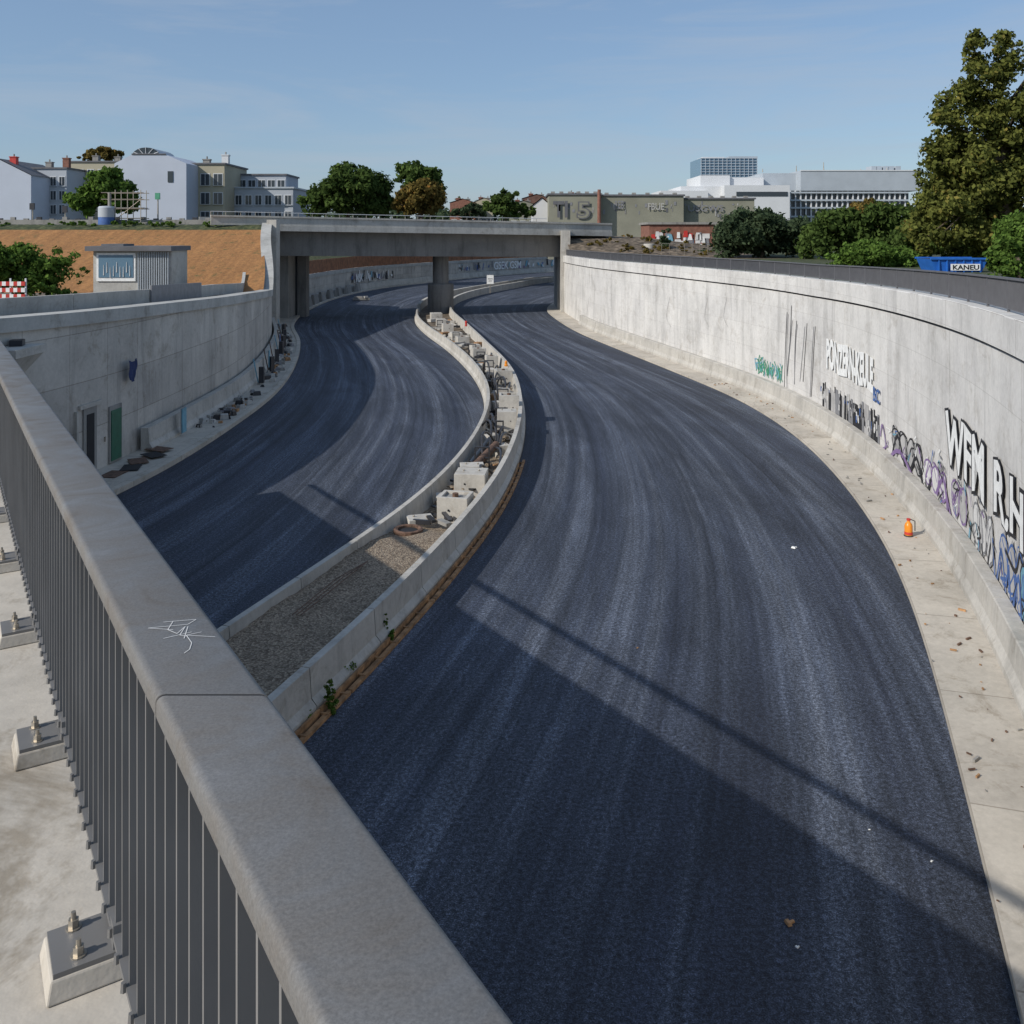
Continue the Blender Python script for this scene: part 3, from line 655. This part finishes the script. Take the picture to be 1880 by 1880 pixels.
def c(i,j):
    u=j/6-.5; v=i/rows; w=.85*(1-.4*v*v); return (x+.1+.04*math.sin(j*2+i),y+u*w,4.2-v*.85-.06*math.cos(u*5))
for i in range(rows):
    for j in range(6): mb.face([c(i,j),c(i+1,j),c(i+1,j+1),c(i,j+1)],'cloth')
mb.obj('hanging_cloth',smooth=True)
for Y,z,k in ((42.5,.9,'cyan'),(62,1.1,'cyan'),(72,1.1,'bluep')):
    mb=MB(); lwbox(mb,Y,.95,z,(.5,.05,1.1),k); lwbox(mb,Y,.91,z,(.56,.03,1.16),'concd'); mb.obj('plastic_panel')
mb=MB(); wl_n=normals(LE)
for i in range(280):
    Y=random.choice([random.uniform(45,52),random.uniform(52,96),random.uniform(60,85)]); j=int(np.argmin(abs(LE[:,1]-Y))); o=-random.uniform(.7,1.65); x,y=LE[j]+wl_n[j]*o
    sz=random.uniform(.12,.5); mb.box((x,y,.16+sz*.25),(sz,sz*random.uniform(.4,1),sz*.5),random.choice(['concd','dark','conc','pvc','concd','grey','wood','cap']),random.uniform(0,3),random.uniform(.5,.95))
mb.obj('construction_debris')
mb=MB()
for i in range(7):
    Y=58+i*4.5; j=int(np.argmin(abs(LE[:,1]-Y))); x,y=LE[j]+wl_n[j]*-1.3
    mb.box((x,y,.75),(.3,.25,1.0),'pvc',i); mb.cyl((x-.2,y,.2),(x-.6,y+.3,1.7),.04,.04,'cyan' if i%3==0 else 'rust',6)
mb.obj('stacked_tools')
mb=MB()
for i in range(5):
    (x,y),a=lw(36+i*.9,1.0+.2*(i%2)); mb.box((x,y,.18+.02*i),(1.0,.7,.02),'dark' if i%2 else 'rust',a+.3*i)
mb.obj('steel_sheets')
mb=MB()
for i in range(7):
    Y=118+i*5.5; x=atY(LE,Y)-.6; mb.hexa([(x-.4,Y-1.4,.2),(x+.4,Y-1.4,.2),(x+.4,Y+1.4,.2),(x-.4,Y+1.4,.2)],[(x-.15,Y-1.3,1.5),(x+.15,Y-1.3,1.5),(x+.15,Y+1.3,1.5),(x-.15,Y+1.3,1.5)],'concd')
mb.obj('jersey_blocks')
mb=MB(); x,y=W(663,552); mb.box((x,y,.25),(2.4,.8,.3),'concd',.2); mb.box((x-.4,y,.5),(1.2,.6,.25),'concd',.1); mb.box((x+.7,y-.1,.5),(.5,.5,.3),'conc',.5); mb.obj('material_pallet')
mb=MB(); x,y=bx(900,135),135; mb.cyl((x,y,.9),(x,y,3.6),.06,.06,'steel',8); mb.box((x,y-.08,2.9),(1.0,.05,1.3),'white'); mb.box((x,y-.115,3.0),(.7,.02,.12),'grey'); mb.box((x,y-.115,2.7),(.5,.02,.1),'grey'); mb.obj('traffic_sign')
# ------------------------------------------------------------ road-side small things
x,y=W(1668,984,.14); mb=MB()
mb.lathe((x,y,.14),[(.11,0),(.12,.02),(.12,.32),(.10,.38),(.06,.43),(.045,.45),(.045,.5)],'orange',18); mb.lathe((x,y,.62),[(.0,0),(.06,.01),(.06,.06),(0,.07)],'red',12); mb.tube([(x+.05,y,.66),(x+.2,y,.6),(x+.2,y,.3)],.015,'pvc'); mb.lathe((x,y,.2),[(.125,0),(.125,.08)],'red',18); mb.lathe((x,y,.13),[(.14,0),(.14,.04),(.11,.05)],'pvc',18); mb.obj('gas_bottle',smooth=True)
for px,py,sz,k in ((1457,1007,.14,'white'),(1447,1697,.12,'wood'),(1463,1740,.05,'white'),(1170,1190,.05,'wood'),(1710,1582,.04,'white'),(1596,1524,.03,'white'),(1290,672,.25,'wash')):
    x,y=W(px,py); mb=MB(); mb.box((x,y,sz*.2+.004),(sz,sz*.6,sz*.35),k,px,.7); mb.box((x+sz*.5,y+sz*.2,sz*.15+.003),(sz*.7,sz*.4,sz*.28),k,.5,.7); mb.obj('litter',bevel=sz*.05)
mb=MB(); jn=normals(RE)   # twigs and crumbs on the right pavement
for i in range(120):
    Y=random.uniform(11,60); j=int(np.argmin(abs(RE[:,1]-Y))); x,y=RE[j]+jn[j]*random.uniform(.05,1.3)+np.array([0,random.uniform(-.5,.5)])
    sz=random.uniform(.01,.045); mb.box((x,y,.155+sz*.4),(sz*random.uniform(1,5),sz,sz),random.choice(['wood','concd','rust']),random.uniform(0,3))
mb.obj('pavement_litter')
# ------------------------------------------------------------ foliage
def blobs_mesh(name,lobes,nleaf,leaf,mat,trunk=None,seed=0,cl=None,csize=None,flat=.0):
    R=np.random.RandomState(seed); vol=np.array([l[3]*l[4]*l[5] for l in lobes]); vol=vol**.8; vol/=vol.sum()
    C=[];CR=[];CT=[]
    ncl=cl or 90
    for l,v in zip(lobes,vol):
        n=max(5,int(ncl*v)); d=R.normal(size=(n,3)); d/=np.linalg.norm(d,axis=1)[:,None]; r=R.uniform(.2,1.0,n)**.6
        c=np.array(l[:3])+d*r[:,None]*np.array(l[3:6])*.92; C.append(c); m_=(min(l[3:6])) ; CR.append(R.uniform(.20,.46,n)*m_*(csize or 1)); CT.append(R.uniform(-.18,.18,n))
    C=np.vstack(C);CR=np.concatenate(CR);CT=np.concatenate(CT)
    w=CR**2; w/=w.sum(); idx=R.choice(len(C),nleaf,p=w)
    d=R.normal(size=(nleaf,3)); d/=np.linalg.norm(d,axis=1)[:,None]; rr_=R.uniform(0,1,nleaf)**.45*R.uniform(.7,1.3,nleaf)
    pos=C[idx]+d*(rr_*CR[idx])[:,None]*np.array([1.1,1.1,.85])
    nrm_=d*.8+R.normal(size=(nleaf,3))*.5; nrm_/=np.linalg.norm(nrm_,axis=1)[:,None]
    a=np.cross(nrm_,R.normal(size=(nleaf,3))); a/=np.linalg.norm(a,axis=1)[:,None]; b_=np.cross(nrm_,a)
    s=leaf*R.uniform(.6,1.3,nleaf)[:,None]; a=a*s;b_=b_*s*.62
    V=np.stack([pos-a,pos-b_,pos+a,pos+b_],1).reshape(-1,3)
    tint=np.clip(.45+CT[idx]+R.normal(size=nleaf)*.17,0,1)
    Fc=np.arange(nleaf*4).reshape(-1,4); mb=MB()
    if trunk:
        tx,ty,tz,tr=trunk; top=C[:,2].max(); mid=np.array([C[:,0].mean(),C[:,1].mean(),tz+(top-tz)*.8])
        pts=[(tx,ty,tz-.3),(tx*.8+mid[0]*.2,ty,tz+(top-tz)*.3),(tx*.4+mid[0]*.6,mid[1],tz+(top-tz)*.55),tuple(mid)]
        rs=[tr,tr*.75,tr*.5,tr*.15]
        for p,q,r0,r1 in zip(pts,pts[1:],rs,rs[1:]): mb.cyl(p,q,r0,r1,'bark',8,False)
        for k in R.choice(len(C),min(len(C),26),replace=False):
            f=np.clip((C[k][2]-tz)/(top-tz)*.7,.15,.9); sp=Vector(pts[1]).lerp(Vector(pts[3]),f); mb.cyl(sp,tuple(C[k]),tr*.28,tr*.05,'bark',5,False)
    nb=len(mb.v); allV=np.vstack([np.array(mb.v).reshape(-1,3),V]) if nb else V
    faces=[tuple(f) for f in mb.f]+[tuple(f) for f in (Fc+nb).tolist()]
    me=bpy.data.meshes.new(name); me.from_pydata(allV.tolist(),[],faces)
    me.materials.append(M[mat]); me.materials.append(M['bark'])
    me.polygons.foreach_set('material_index',[1]*len(mb.f)+[0]*nleaf)
    at=me.attributes.new('tint','FLOAT','FACE'); at.data.foreach_set('value',np.concatenate([np.zeros(len(mb.f)),tint]))
    me.update(); o=bpy.data.objects.new(name,me); sc.collection.objects.link(o); return o
def lob(px,py,rx,ry,Y,dy=None):
    k=Y/F; return (bx(px,Y),Y+(random.uniform(-1,1)),bz(py,Y),rx*k,(dy or rx)*k,ry*k)
Y=76
big=[lob(1865,90,45,58,Y),lob(1800,95,38,44,Y),lob(1770,215,60,55,Y),lob(1820,160,55,60,Y),lob(1870,220,70,80,Y),lob(1725,285,40,45,Y),lob(1790,320,85,75,Y),lob(1890,350,80,90,Y),lob(1735,400,72,65,Y),lob(1840,440,90,60,Y),lob(1718,215,28,30,Y),lob(1693,350,36,50,Y),lob(1695,430,45,45,Y),lob(1950,250,70,150,Y),lob(1930,80,40,50,Y),lob(1775,265,50,40,Y),lob(1765,140,20,26,Y)]
blobs_mesh('poplar_tree',big,76000,.20,'leafA',(bx(1850,Y),Y,7.0,.55),1,560,.9)
def tree(name,lobs,n,leaf,mat,tr,seed,cl=110): return blobs_mesh(name,lobs,n,leaf,mat,tr,seed,cl)
Y=165
tree('tree',[lob(650,345,62,42,Y),lob(590,365,45,32,Y),lob(690,365,35,35,Y),lob(640,315,35,18,Y),lob(565,380,25,16,Y)],18000,.42,'leafB',(bx(640,Y),Y,7.4,.5),2,200)
tree('tree',[lob(765,325,36,30,Y+8),lob(780,345,40,30,Y+8),lob(748,318,25,22,Y+8),lob(790,325,24,18,Y+8)],10000,.42,'leafB',(bx(770,Y+8),Y+8,7.4,.5),3,130)
tree('tree',[lob(775,360,45,32,Y-4),lob(745,375,25,20,Y-4),lob(800,375,24,18,Y-4)],9000,.38,'leafC',(bx(775,Y-4),Y-4,7.4,.4),4,120)
tree('tree',[lob(920,378,36,20,Y),lob(955,388,28,14,Y),lob(930,360,22,12,Y)],8000,.36,'leafB',(bx(925,Y),Y,7.4,.4),5,100)
tree('tree',[lob(870,385,30,14,Y+20),lob(845,392,22,10,Y+20)],5000,.36,'leafE',(bx(862,Y+20),Y+20,7.4,.4),6,60)
Y=130
tree('tree',[lob(200,340,42,28,Y),lob(160,365,35,28,Y),lob(225,362,30,30,Y),lob(190,322,25,14,Y)],11000,.34,'leafD',(bx(190,Y),Y,7.4,.4),7,130)
tree('tree',[lob(195,284,34,13,215),lob(160,290,22,8,215)],4000,.45,'leafC',(bx(190,215),215,7.4,.4),8,60)
Y=105
tree('tree',[lob(1370,425,62,42,Y),lob(1440,430,55,40,Y),lob(1340,440,34,35,Y),lob(1400,400,40,20,Y)],18000,.26,'leafE',(bx(1400,Y),Y,6.9,.3),9,260)
tree('tree',[lob(1540,420,60,40,Y-6),lob(1600,400,45,30,Y-6),lob(1500,445,40,34,Y-6),lob(1640,420,55,45,Y-6),lob(1590,440,50,35,Y-6)],20000,.26,'leafB',(bx(1590,Y-6),Y-6,6.9,.3),10,300)
tree('tree',[lob(1600,385,40,18,Y+10),lob(1560,395,30,14,Y+10)],6000,.26,'leafC',(bx(1590,Y+10),Y+10,6.9,.3),21,100)
Y=72
tree('bush',[lob(1590,470,50,30,Y),lob(1640,478,50,25,Y),lob(1680,490,30,20,Y),lob(1545,482,25,18,Y)],16000,.15,'leafD',None,11,180)
tree('bush',[lob(1865,470,35,50,48),lob(1890,430,40,40,48),lob(1840,505,20,18,48)],12000,.13,'leafD',(bx(1870,48),48,7.1,.12),12,110)
tree('bush',[lob(1700,440,60,40,86),lob(1780,470,60,30,86)],12000,.2,'leafB',None,22,130)
Y=50
tree('bush',[lob(40,485,55,38,Y),lob(0,475,50,40,Y),lob(80,500,50,34,Y),lob(120,480,30,24,Y),lob(100,540,40,22,Y),lob(145,505,20,18,Y),lob(-60,480,60,45,Y),lob(50,520,60,25,Y)],18000,.12,'leafD',(bx(40,Y),Y,6.0,.12),13,260)
belt=[]
for px in range(-300,2300,34):
    YY=330+random.uniform(-30,30); belt.append((bx(px,YY),YY,bz(402,YY)-1,random.uniform(7,12),6,random.uniform(5,8.5)))
blobs_mesh('distant_trees',belt,30000,1.0,'leafE',None,14,600,1.2)
for px,py,r in ((578,1245,.22),(622,1215,.18),(545,1290,.2),(705,1150,.1),(600,1275,.12)):
    x,y=W(px,py+12,.2); x+=.05; blobs_mesh('weed_plant',[(x,y,.38,r*.8,r,.3),(x+.1,y-.1,.2,r,r,.18)],700,.03,'leafD',None,int(px),22,1.3)
tl=[(random.uniform(-75,-28),random.uniform(95.8,98.5),10.6,random.uniform(.6,2),.5,.25) for _ in range(40)]
blobs_mesh('grass',tl,9000,.16,'leafD',None,15,260,1.3)
tl=[]
for _ in range(70):
    yy=random.uniform(108,132); xx=random.uniform(9,40); tl.append((xx,yy,zr(xx,yy)+.1,random.uniform(.6,1.8),.7,.4))
blobs_mesh('grass',tl,9000,.16,'leafC',None,16,260,1.3)
# ------------------------------------------------------------ buildings
def building(name,px0,px1,pyt,Y,key,cols=0,rows=0,depth=14,roofk='slate',base=7.3,gable=0,winw=1.2,winh=1.7,y_top_off=1.2,par=True,extra=None,storey=None):
    x0,x1=bx(px0,Y),bx(px1,Y); zt=bz(pyt,Y); root=empty(name)
    mb=MB(); mb.box(((x0+x1)/2,Y+depth/2,(base+zt)/2),(x1-x0,depth,zt-base),key); mb.obj('walls',root)
    mb=MB()
    if gable:
        xm=(x0+x1)/2; a=[(x0-.3,Y-.2,zt),(x1+.3,Y-.2,zt),(xm,Y-.2,zt+gable)]; b_=[(p[0],Y+depth+.2,p[2]) for p in a]
        mb.face([(x0,Y-.003,zt),(x1,Y-.003,zt),(xm,Y-.003,zt+gable-.2)],key)
        mb.face([a[0],a[2],b_[2],b_[0]],roofk); mb.face([a[2],a[1],b_[1],b_[2]],roofk); mb.face([b_[0],b_[2],b_[1]],key)
    elif par:
        mb.box(((x0+x1)/2,Y+depth/2,zt+.15),(x1-x0+.5,depth+.5,.3),roofk)
    mb.obj('roof',root) if mb.v else None
    if cols and rows:
        mb=MB(); W_=x1-x0; st=storey or (zt-base-y_top_off)/rows
        for i in range(cols):
            for j in range(rows):
                cx=x0+W_*(i+.5)/cols; cz=zt-y_top_off-st*(j+.45)
                mb.box((cx,Y-.02,cz),(winw+.24,.1,winh+.24),'panelw'); mb.box((cx,Y-.06,cz),(winw,.08,winh),'glass'); mb.box((cx,Y-.12,cz),(.07,.05,winh),'panelw'); mb.box((cx,Y-.16,cz-winh/2-.12),(winw+.4,.22,.1),key)
        mb.obj('windows',root)
    mb=MB()
    if extra: extra(mb,x0,x1,zt,Y); mb.obj('roof_details',root)
    return root
def chim(*xs):
    def f(mb,x0,x1,zt,Y):
        for u,h,k in xs:
            x=x0+(x1-x0)*u; mb.box((x,Y+3,zt+h/2+.2),(1.2,1.0,h),k); mb.box((x,Y+3,zt+h+.3),(1.4,1.2,.2),k); mb.cyl((x,Y+3,zt+h+.4),(x,Y+3,zt+h+.9),.15,.15,'concd',6)
    return f
building('apartment_building',-60,57,322,175,'plaster_w',0,0,16,'slate',gable=3.2,extra=chim((.60,3.4,'red'),(.1,2,'brick')))
building('apartment_building',58,122,310,182,'plaster_g',4,5,14,'slate',extra=chim((.8,2.0,'brick'),(.3,1.2,'concd')),winw=1.0,winh=1.7)
building('apartment_building',118,235,298,190,'plaster_y',6,6,14,'slate',extra=chim((.4,1.2,'concd'),(.75,1.0,'concd')))
def dome(mb,x0,x1,zt,Y):
    xc=x0+(x1-x0)*.42; r=2.5
    for i in range(10):
        a,b_=math.pi*i/10,math.pi*(i+1)/10
        mb.face([(xc-r*math.cos(a),Y+.6,zt+1.2+r*.65*math.sin(a)),(xc-r*math.cos(b_),Y+.6,zt+1.2+r*.65*math.sin(b_)),(xc-r*math.cos(b_),Y+8,zt+1.2+r*.65*math.sin(b_)),(xc-r*math.cos(a),Y+8,zt+1.2+r*.65*math.sin(a))],'panelg')
        mb.face([(xc,Y+.6,zt+1.2),(xc-r*math.cos(a),Y+.6,zt+1.2+r*.65*math.sin(a)),(xc-r*math.cos(b_),Y+.6,zt+1.2+r*.65*math.sin(b_))],'glass')
    for i in range(1,6):
        a=math.pi*i/6; mb.cyl((xc,Y+.5,zt+1.2),(xc-r*math.cos(a),Y+.5,zt+1.2+r*.65*math.sin(a)),.06,.06,'panelw',5)
    mb.box((x0+(x1-x0)*.78,Y-.05,zt-2.3),(.9,.12,1.9),'glass')
    mb.hexa([(x0,Y,zt+.001),(x1,Y,zt+.001),(x1,Y+13,zt+.001),(x0,Y+13,zt+.001)],[(x0+3,Y,zt+1.5),(x1-3.5,Y,zt+1.5),(x1-3.5,Y+13,zt+1.5),(x0+3,Y+13,zt+1.5)],'plaster_w')
    mb.tube([(x0+3,Y-.05,zt+1.6),(x1-3.5,Y-.05,zt+1.6)],.12,'slate')
building('apartment_building',210,342,300,160,'plaster_w',0,0,14,'slate',par=False,extra=dome)
building('apartment_building',342,412,302,166,'plaster_y',3,4,14,'slate',extra=chim((.9,1.6,'panelw'),(.4,.8,'concd')),winw=1.5,winh=2.0,base=7.3)
building('apartment_building',411,538,346,172,'plaster_g',7,2,14,'panelg',winw=1.1,winh=1.7,y_top_off=.8,storey=3)
building('apartment_building',418,525,322,176,'plaster_g',6,1,10,'slate',base=16,winw=1.3,winh=1.5,y_top_off=.6,storey=2.4)
for a,b_,t,k,Yh in ((826,872,372,'brick',260),(872,905,370,'plaster_y',270),(935,985,376,'plaster_o',240),(1040,1075,362,'brick',240),(960,1010,364,'roof',250)):
    building('brick_house',a,b_,t,Yh,k,3,1,10,'roof',gable=1.2,extra=chim((.3,1.0,'brick'),(.7,.8,'concd')))
building('white_house',978,1012,378,172,'panelw',0,0,14,'roof',gable=1.6,base=6)
def wh(mb,x0,x1,zt,Y):
    r=random.Random(int(x0*10))
    for i in range(int((x1-x0)/.7)):
        x=x0+r.uniform(.3,x1-x0-1.2); z=zt-r.uniform(.8,3.2); w=r.uniform(.12,.45); h=r.uniform(.25,1.1)
        mb.box((x,Y-.02-.002*i,z),(w,.02,h),r.choice(['grey','slate','concd','cap','grey']),0,1)
    for i in range(6): mb.box((x0+(x1-x0)*(i+.5)/6,Y+2,zt+.45),(.7,.7,.5),'concd')
w1=building('warehouse',1008,1103,358,165,'plaster_o',0,0,12,'slate',base=5,extra=wh)
flattext('painted_letters','TI',(bx(1016,165),164.7,bz(398,165)),3.9,'slate',0,w1,sx=.8,offv=.035)
flattext('painted_letters_2','5',(bx(1058,165),164.7,bz(400,165)),4.0,'slate',0,w1,sx=1.3,offv=.045)
flattext('painted_letters_3','5',(bx(1058,165),164.68,bz(400,165)),4.0,'plaster_o',0,w1,sx=1.3,offv=.0)
w2=building('warehouse',1103,1255,360,167,'plaster_o',0,0,12,'slate',base=5,extra=wh)
flattext('painted_letters','FBUE',(bx(1188,167),166.7,bz(385,167)),1.7,'cap',0,w2,sx=.8)
flattext('painted_letters_2','REB',(bx(1128,167),166.7,bz(383,167)),2.0,'grey',0,w2,sx=.5)
w3=building('warehouse',1255,1385,366,169,'plaster_o',0,0,12,'slate',base=5,extra=wh)
flattext('painted_letters','USGWS',(bx(1262,169),168.7,bz(388,169)),1.6,'grey',0,w3,sx=1.2)
mb=MB(); mb.cyl((bx(1100,160),160,7),(bx(1100,160),160,bz(348,160)),.35,.3,'brick',10); mb.obj('chimney')
hut=building('brick_hut',1192,1312,412,122,'brick',0,0,8,'concd',base=6.3)
mb=MB(); x0,x1=bx(1192,122),bx(1312,122)
for i in range(60):
    x=random.uniform(x0+.3,x1-.4); z=random.uniform(7.0,9.6); mb.box((x,121.97-.003*i,z),(random.uniform(.2,1.0),.02,random.uniform(.2,1.2)),random.choice(['white','grey','red','wash','cyan','white','wash']),0,random.uniform(.3,1))
mb.obj('spray_paint',hut)
tree('bush',[lob(1225,440,14,26,112),lob(1300,462,20,12,112)],3000,.16,'leafE',None,31,30)
ib=empty('office_building'); Y=300
def bb(mb,px0,px1,pt,pb,Y,d,k):
    x0,x1=bx(px0,Y),bx(px1,Y); mb.box(((x0+x1)/2,Y+d/2,(bz(pt,Y)+bz(pb,Y))/2),(x1-x0,d,bz(pt,Y)-bz(pb,Y)),k)
mb=MB(); bb(mb,1213,1300,350,425,296,20,'panelw'); bb(mb,1250,1345,342,425,299,24,'panelw'); bb(mb,1286,1340,322,425,303,24,'panelw'); bb(mb,1330,1450,340,425,294,20,'panelw'); bb(mb,1340,1402,326,425,304,18,'panelw')
bb(mb,1400,1548,318,352,306,40,'panelg'); bb(mb,1470,1690,313,350,301,46,'panelg'); bb(mb,1448,1668,350,420,302.5,40,'glass')
for i in range(23):
    p=1450+i*9.6; bb(mb,p,p+2.2,350,420,301.8,.6,'panelw')
for r_ in (352,366,380,396): bb(mb,1448,1668,r_,r_+3,301.2,.5,'panelg')
bb(mb,1352,1446,352,360,293.8,.1,'glass'); bb(mb,1470,1690,312,314,300.8,.4,'panelw')
mb.obj('main_block',ib)
mb=MB(); bb(mb,1287,1390,290,330,330,20,'bglass')
for r_ in range(290,330,5): bb(mb,1286,1391,r_,r_+.9,329.6,.3,'panelg')
for i in range(14): bb(mb,1287+i*7.9,1287.8+i*7.9,290,330,329.5,.2,'panelg')
bb(mb,1290,1330,288,290,332,10,'panelw'); bb(mb,1338,1391,287,290,332,10,'panelg'); mb.obj('glass_tower',ib)
mb=MB()
for p,h in ((1462,12),(1512,18),(1400,6),(1628,8),(1580,6)): x=bx(p,310); mb.cyl((x,310,bz(316,310)),(x,310,bz(316-h,310)),.2,.1,'steel',5)
for p in (1600,1610,1622,1632,1645): bb(mb,p,p+9,305,313,315,5,'panelg')
mb.obj('rooftop_plant',ib)
# ------------------------------------------------------------ site objects on the left
ck=empty('site_container'); x0,x1=bx(166,62),bx(318,62); zb=5.3; zt=bz(461,62)
mb=MB(); mb.box(((x0+x1)/2,63.6,(zb+zt)/2),(x1-x0-.3,3,zt-zb),'cap')
xc=x0+(x1-x0)*.56
for i in range(14): mb.box((xc+.1+i*(x1-xc-.3)/14,62.02,(zb+zt)/2),(.05,.10,zt-zb-.1),'panelg')
mb.box(((x0+.3+xc)/2,62.06,7.3),(xc-x0-.5,.1,1.9),'white'); mb.box(((x0+.3+xc)/2,62.02,7.35),(xc-x0-.8,.1,1.5),'bglass')
mb.obj('walls',ck)
mb=MB(); mb.box(((x0+x1)/2-.1,63.5,zt+.17),(x1-x0+.2,3.8,.32),'slate'); mb.box((x0+1.2,63.5,zt+.4),(1.5,1.8,.14),'slate'); mb.obj('roof',ck)
mb=MB()
for i in range(9):
    x=x0+.9+i*.22; mb.box((x,61.95-.002*i,7.1+.2*math.sin(i*2)),(.05,.02,.7),'wash',0,.4)
mb.obj('spray_paint',ck)
mb=MB(); x0,x1=bx(-10,44),bx(46,44)
for r_ in (0,1,2):
    z=6.55+.3*r_; n=8
    for i in range(n): mb.box((x0+(x1-x0)*(i+.5)/n,44,z),((x1-x0)/n,.05,.2),'red' if (i+r_)%2 else 'white')
for x in (x0,(x0+x1)/2,x1): mb.box((x,44.06,6.7),(.07,.06,1.4),'panelw')
mb.box(((x0+x1)/2,44.1,6.1),(x1-x0,.5,.15),'pvc'); mb.obj('construction_barrier')
mb=MB(); x=bx(196,98); y=98; mb.lathe((x,y,10.4),[(.85,0),(.85,.9)],'bluep',20); mb.lathe((x,y,11.3),[(.86,0),(.86,1.0),(.75,1.15),(0,1.2)],'panelg',20); mb.cyl((x+.3,y,12.4),(x+.3,y,13.9),.18,.18,'concd',10); mb.obj('water_tank',smooth=True)
mb=MB()
for dx in (.9,2.2,3.6):
    for dy in (0,1.5): mb.cyl((x+dx,y+dy,10.4),(x+dx,y+dy,14.2),.045,.045,'steel',6)
for z in (11.2,12.2,13.2,13.9):
    for dy in (0,1.5): mb.cyl((x-.6,y+dy,z),(x+3.9,y+dy,z),.04,.04,'steel',6)
mb.box((x+2.2,y+.75,12.3),(3.2,1.5,.06),'concd'); mb.cyl((x+.9,y,11),(x+3.6,y,13.2),.04,.04,'steel',6); mb.obj('scaffold')
mb=MB()
for o in (103,104.5,108,109.5): mb.box((-75,o,10.72),(90,.08,.16),'rust')
for i in range(120): mb.box((-30-i*.75,103.7,10.6),(.26,2.6,.12),'concd')
mb.box((-70,99.3,10.8),(85,.4,.5),'concd')
for i in range(60): mb.box((-30-i*1.4,99.9,11.1),(.5,.3,.35+.2*math.sin(i*3)),'concd' if i%3 else 'pvc')
mb.obj('railway_track')
for px,hh in ((290,2.6),(60,1.5),(120,1.2)):
    mb=MB(); x=bx(px,100); mb.cyl((x,100,10.4),(x,100,11+hh),.09,.07,'steel',8); mb.box((x,99.9,11+hh),(.5,.2,.7),'green' if px==290 else 'pvc'); mb.cyl((x,100,10.9),(x+.5,100,11.2),.04,.04,'steel',6); mb.obj('railway_signal')
sk=empty('skip_container'); Y=60; x0,x1=bx(1708,Y),bx(1812,Y)
mb=MB(); xm=(x0+x1)/2; mb.hexa([(x0+.35,Y,7.0),(x1-.35,Y,7.0),(x1-.35,Y+2,7.0),(x0+.35,Y+2,7.0)],[(x0,Y-.1,7.9),(x1,Y-.1,7.9),(x1,Y+2.1,7.9),(x0,Y+2.1,7.9)],'skip')
mb.box((xm,Y-.14,7.92),(x1-x0+.1,.14,.12),'skip'); mb.box((xm,Y+2.14,7.92),(x1-x0+.1,.14,.12),'skip'); mb.box((xm,Y+1,7.905),(x1-x0-.2,1.9,.02),'dark')
for i in range(6): mb.box((x0+.5+i*(x1-x0-1)/5,Y-.1,7.45),(.09,.12,.85),'skip')
mb.obj('body',sk); mb=MB(); mb.box((xm+.35,Y-.19,7.37),(1.9,.03,.42),'white'); mb.obj('name_plate',sk)
flattext('lettering','KANEU',(xm-.5,Y-.215,7.22),.42,'black',0,sk,sx=1.25,offv=.03)
mb=MB(); x=bx(1192,112); mb.lathe((x,112,7.2),[(.7,0),(.7,1.1),(.6,1.15),(.6,1.0)],'conc',16); mb.obj('concrete_pipe',smooth=True)
mb=MB()
for i in range(8):
    x=bx(1215+i*14,108); mb.cyl((x,108,6.9),(x,108,8.4),.03,.03,'steel',5)
mb.tube([(bx(1215,108),108,8.4),(bx(1313,108),108,8.4)],.03,'steel'); mb.tube([(bx(1215,108),108,7.7),(bx(1313,108),108,7.7)],.03,'steel'); mb.obj('site_fence')
# ------------------------------------------------------------ light
el=math.radians(33.5); hd=Vector((.84,.54)).normalized()
Ld=Vector((hd.x*math.cos(el),hd.y*math.cos(el),-math.sin(el)))
sl=bpy.data.lights.new('sun','SUN'); sl.energy=3.9; sl.angle=math.radians(.5); sl.color=(1,.95,.87)
so=bpy.data.objects.new('sun',sl); sc.collection.objects.link(so); so.rotation_euler=Ld.to_track_quat('-Z','Y').to_euler()
w=bpy.data.worlds.new('World'); sc.world=w; w.use_nodes=True; nt=w.node_tree; bg=nt.nodes['Background']
sky=N(nt,'ShaderNodeTexSky',sky_type='NISHITA'); sky.sun_disc=False; sky.sun_elevation=el; sky.sun_rotation=math.atan2(-hd.x,-hd.y)
sky.air_density=1.0; sky.dust_density=.8; sky.ozone_density=3.5
tc=N(nt,'ShaderNodeTexCoord').outputs['Generated']
cf=noise(nt,mapping(nt,tc,(1.0,1.0,8)),2.4,7,.62,.6); cm=ramp(nt,cf,[(.44,.0),(.72,.5)])
hz=mix(nt,.5,sky.outputs[0],(1.75,2.60,3.9))
nt.links.new(mix(nt,cm,hz,(3.3,3.75,4.4)),bg.inputs['Color']); bg.inputs['Strength'].default_value=.13
# ------------------------------------------------------------ camera
cd=bpy.data.cameras.new('camera'); co=bpy.data.objects.new('camera',cd); sc.collection.objects.link(co)
co.location=(0,0,E); co.rotation_euler=(math.pi/2,0,0); cd.sensor_width=36; cd.lens=36*F/1880; cd.shift_y=-(940-H0)/1880; cd.clip_end=8000; cd.clip_start=.05
sc.camera=co
sc.view_settings.view_transform='Standard'; sc.view_settings.look='None'; sc.view_settings.exposure=0
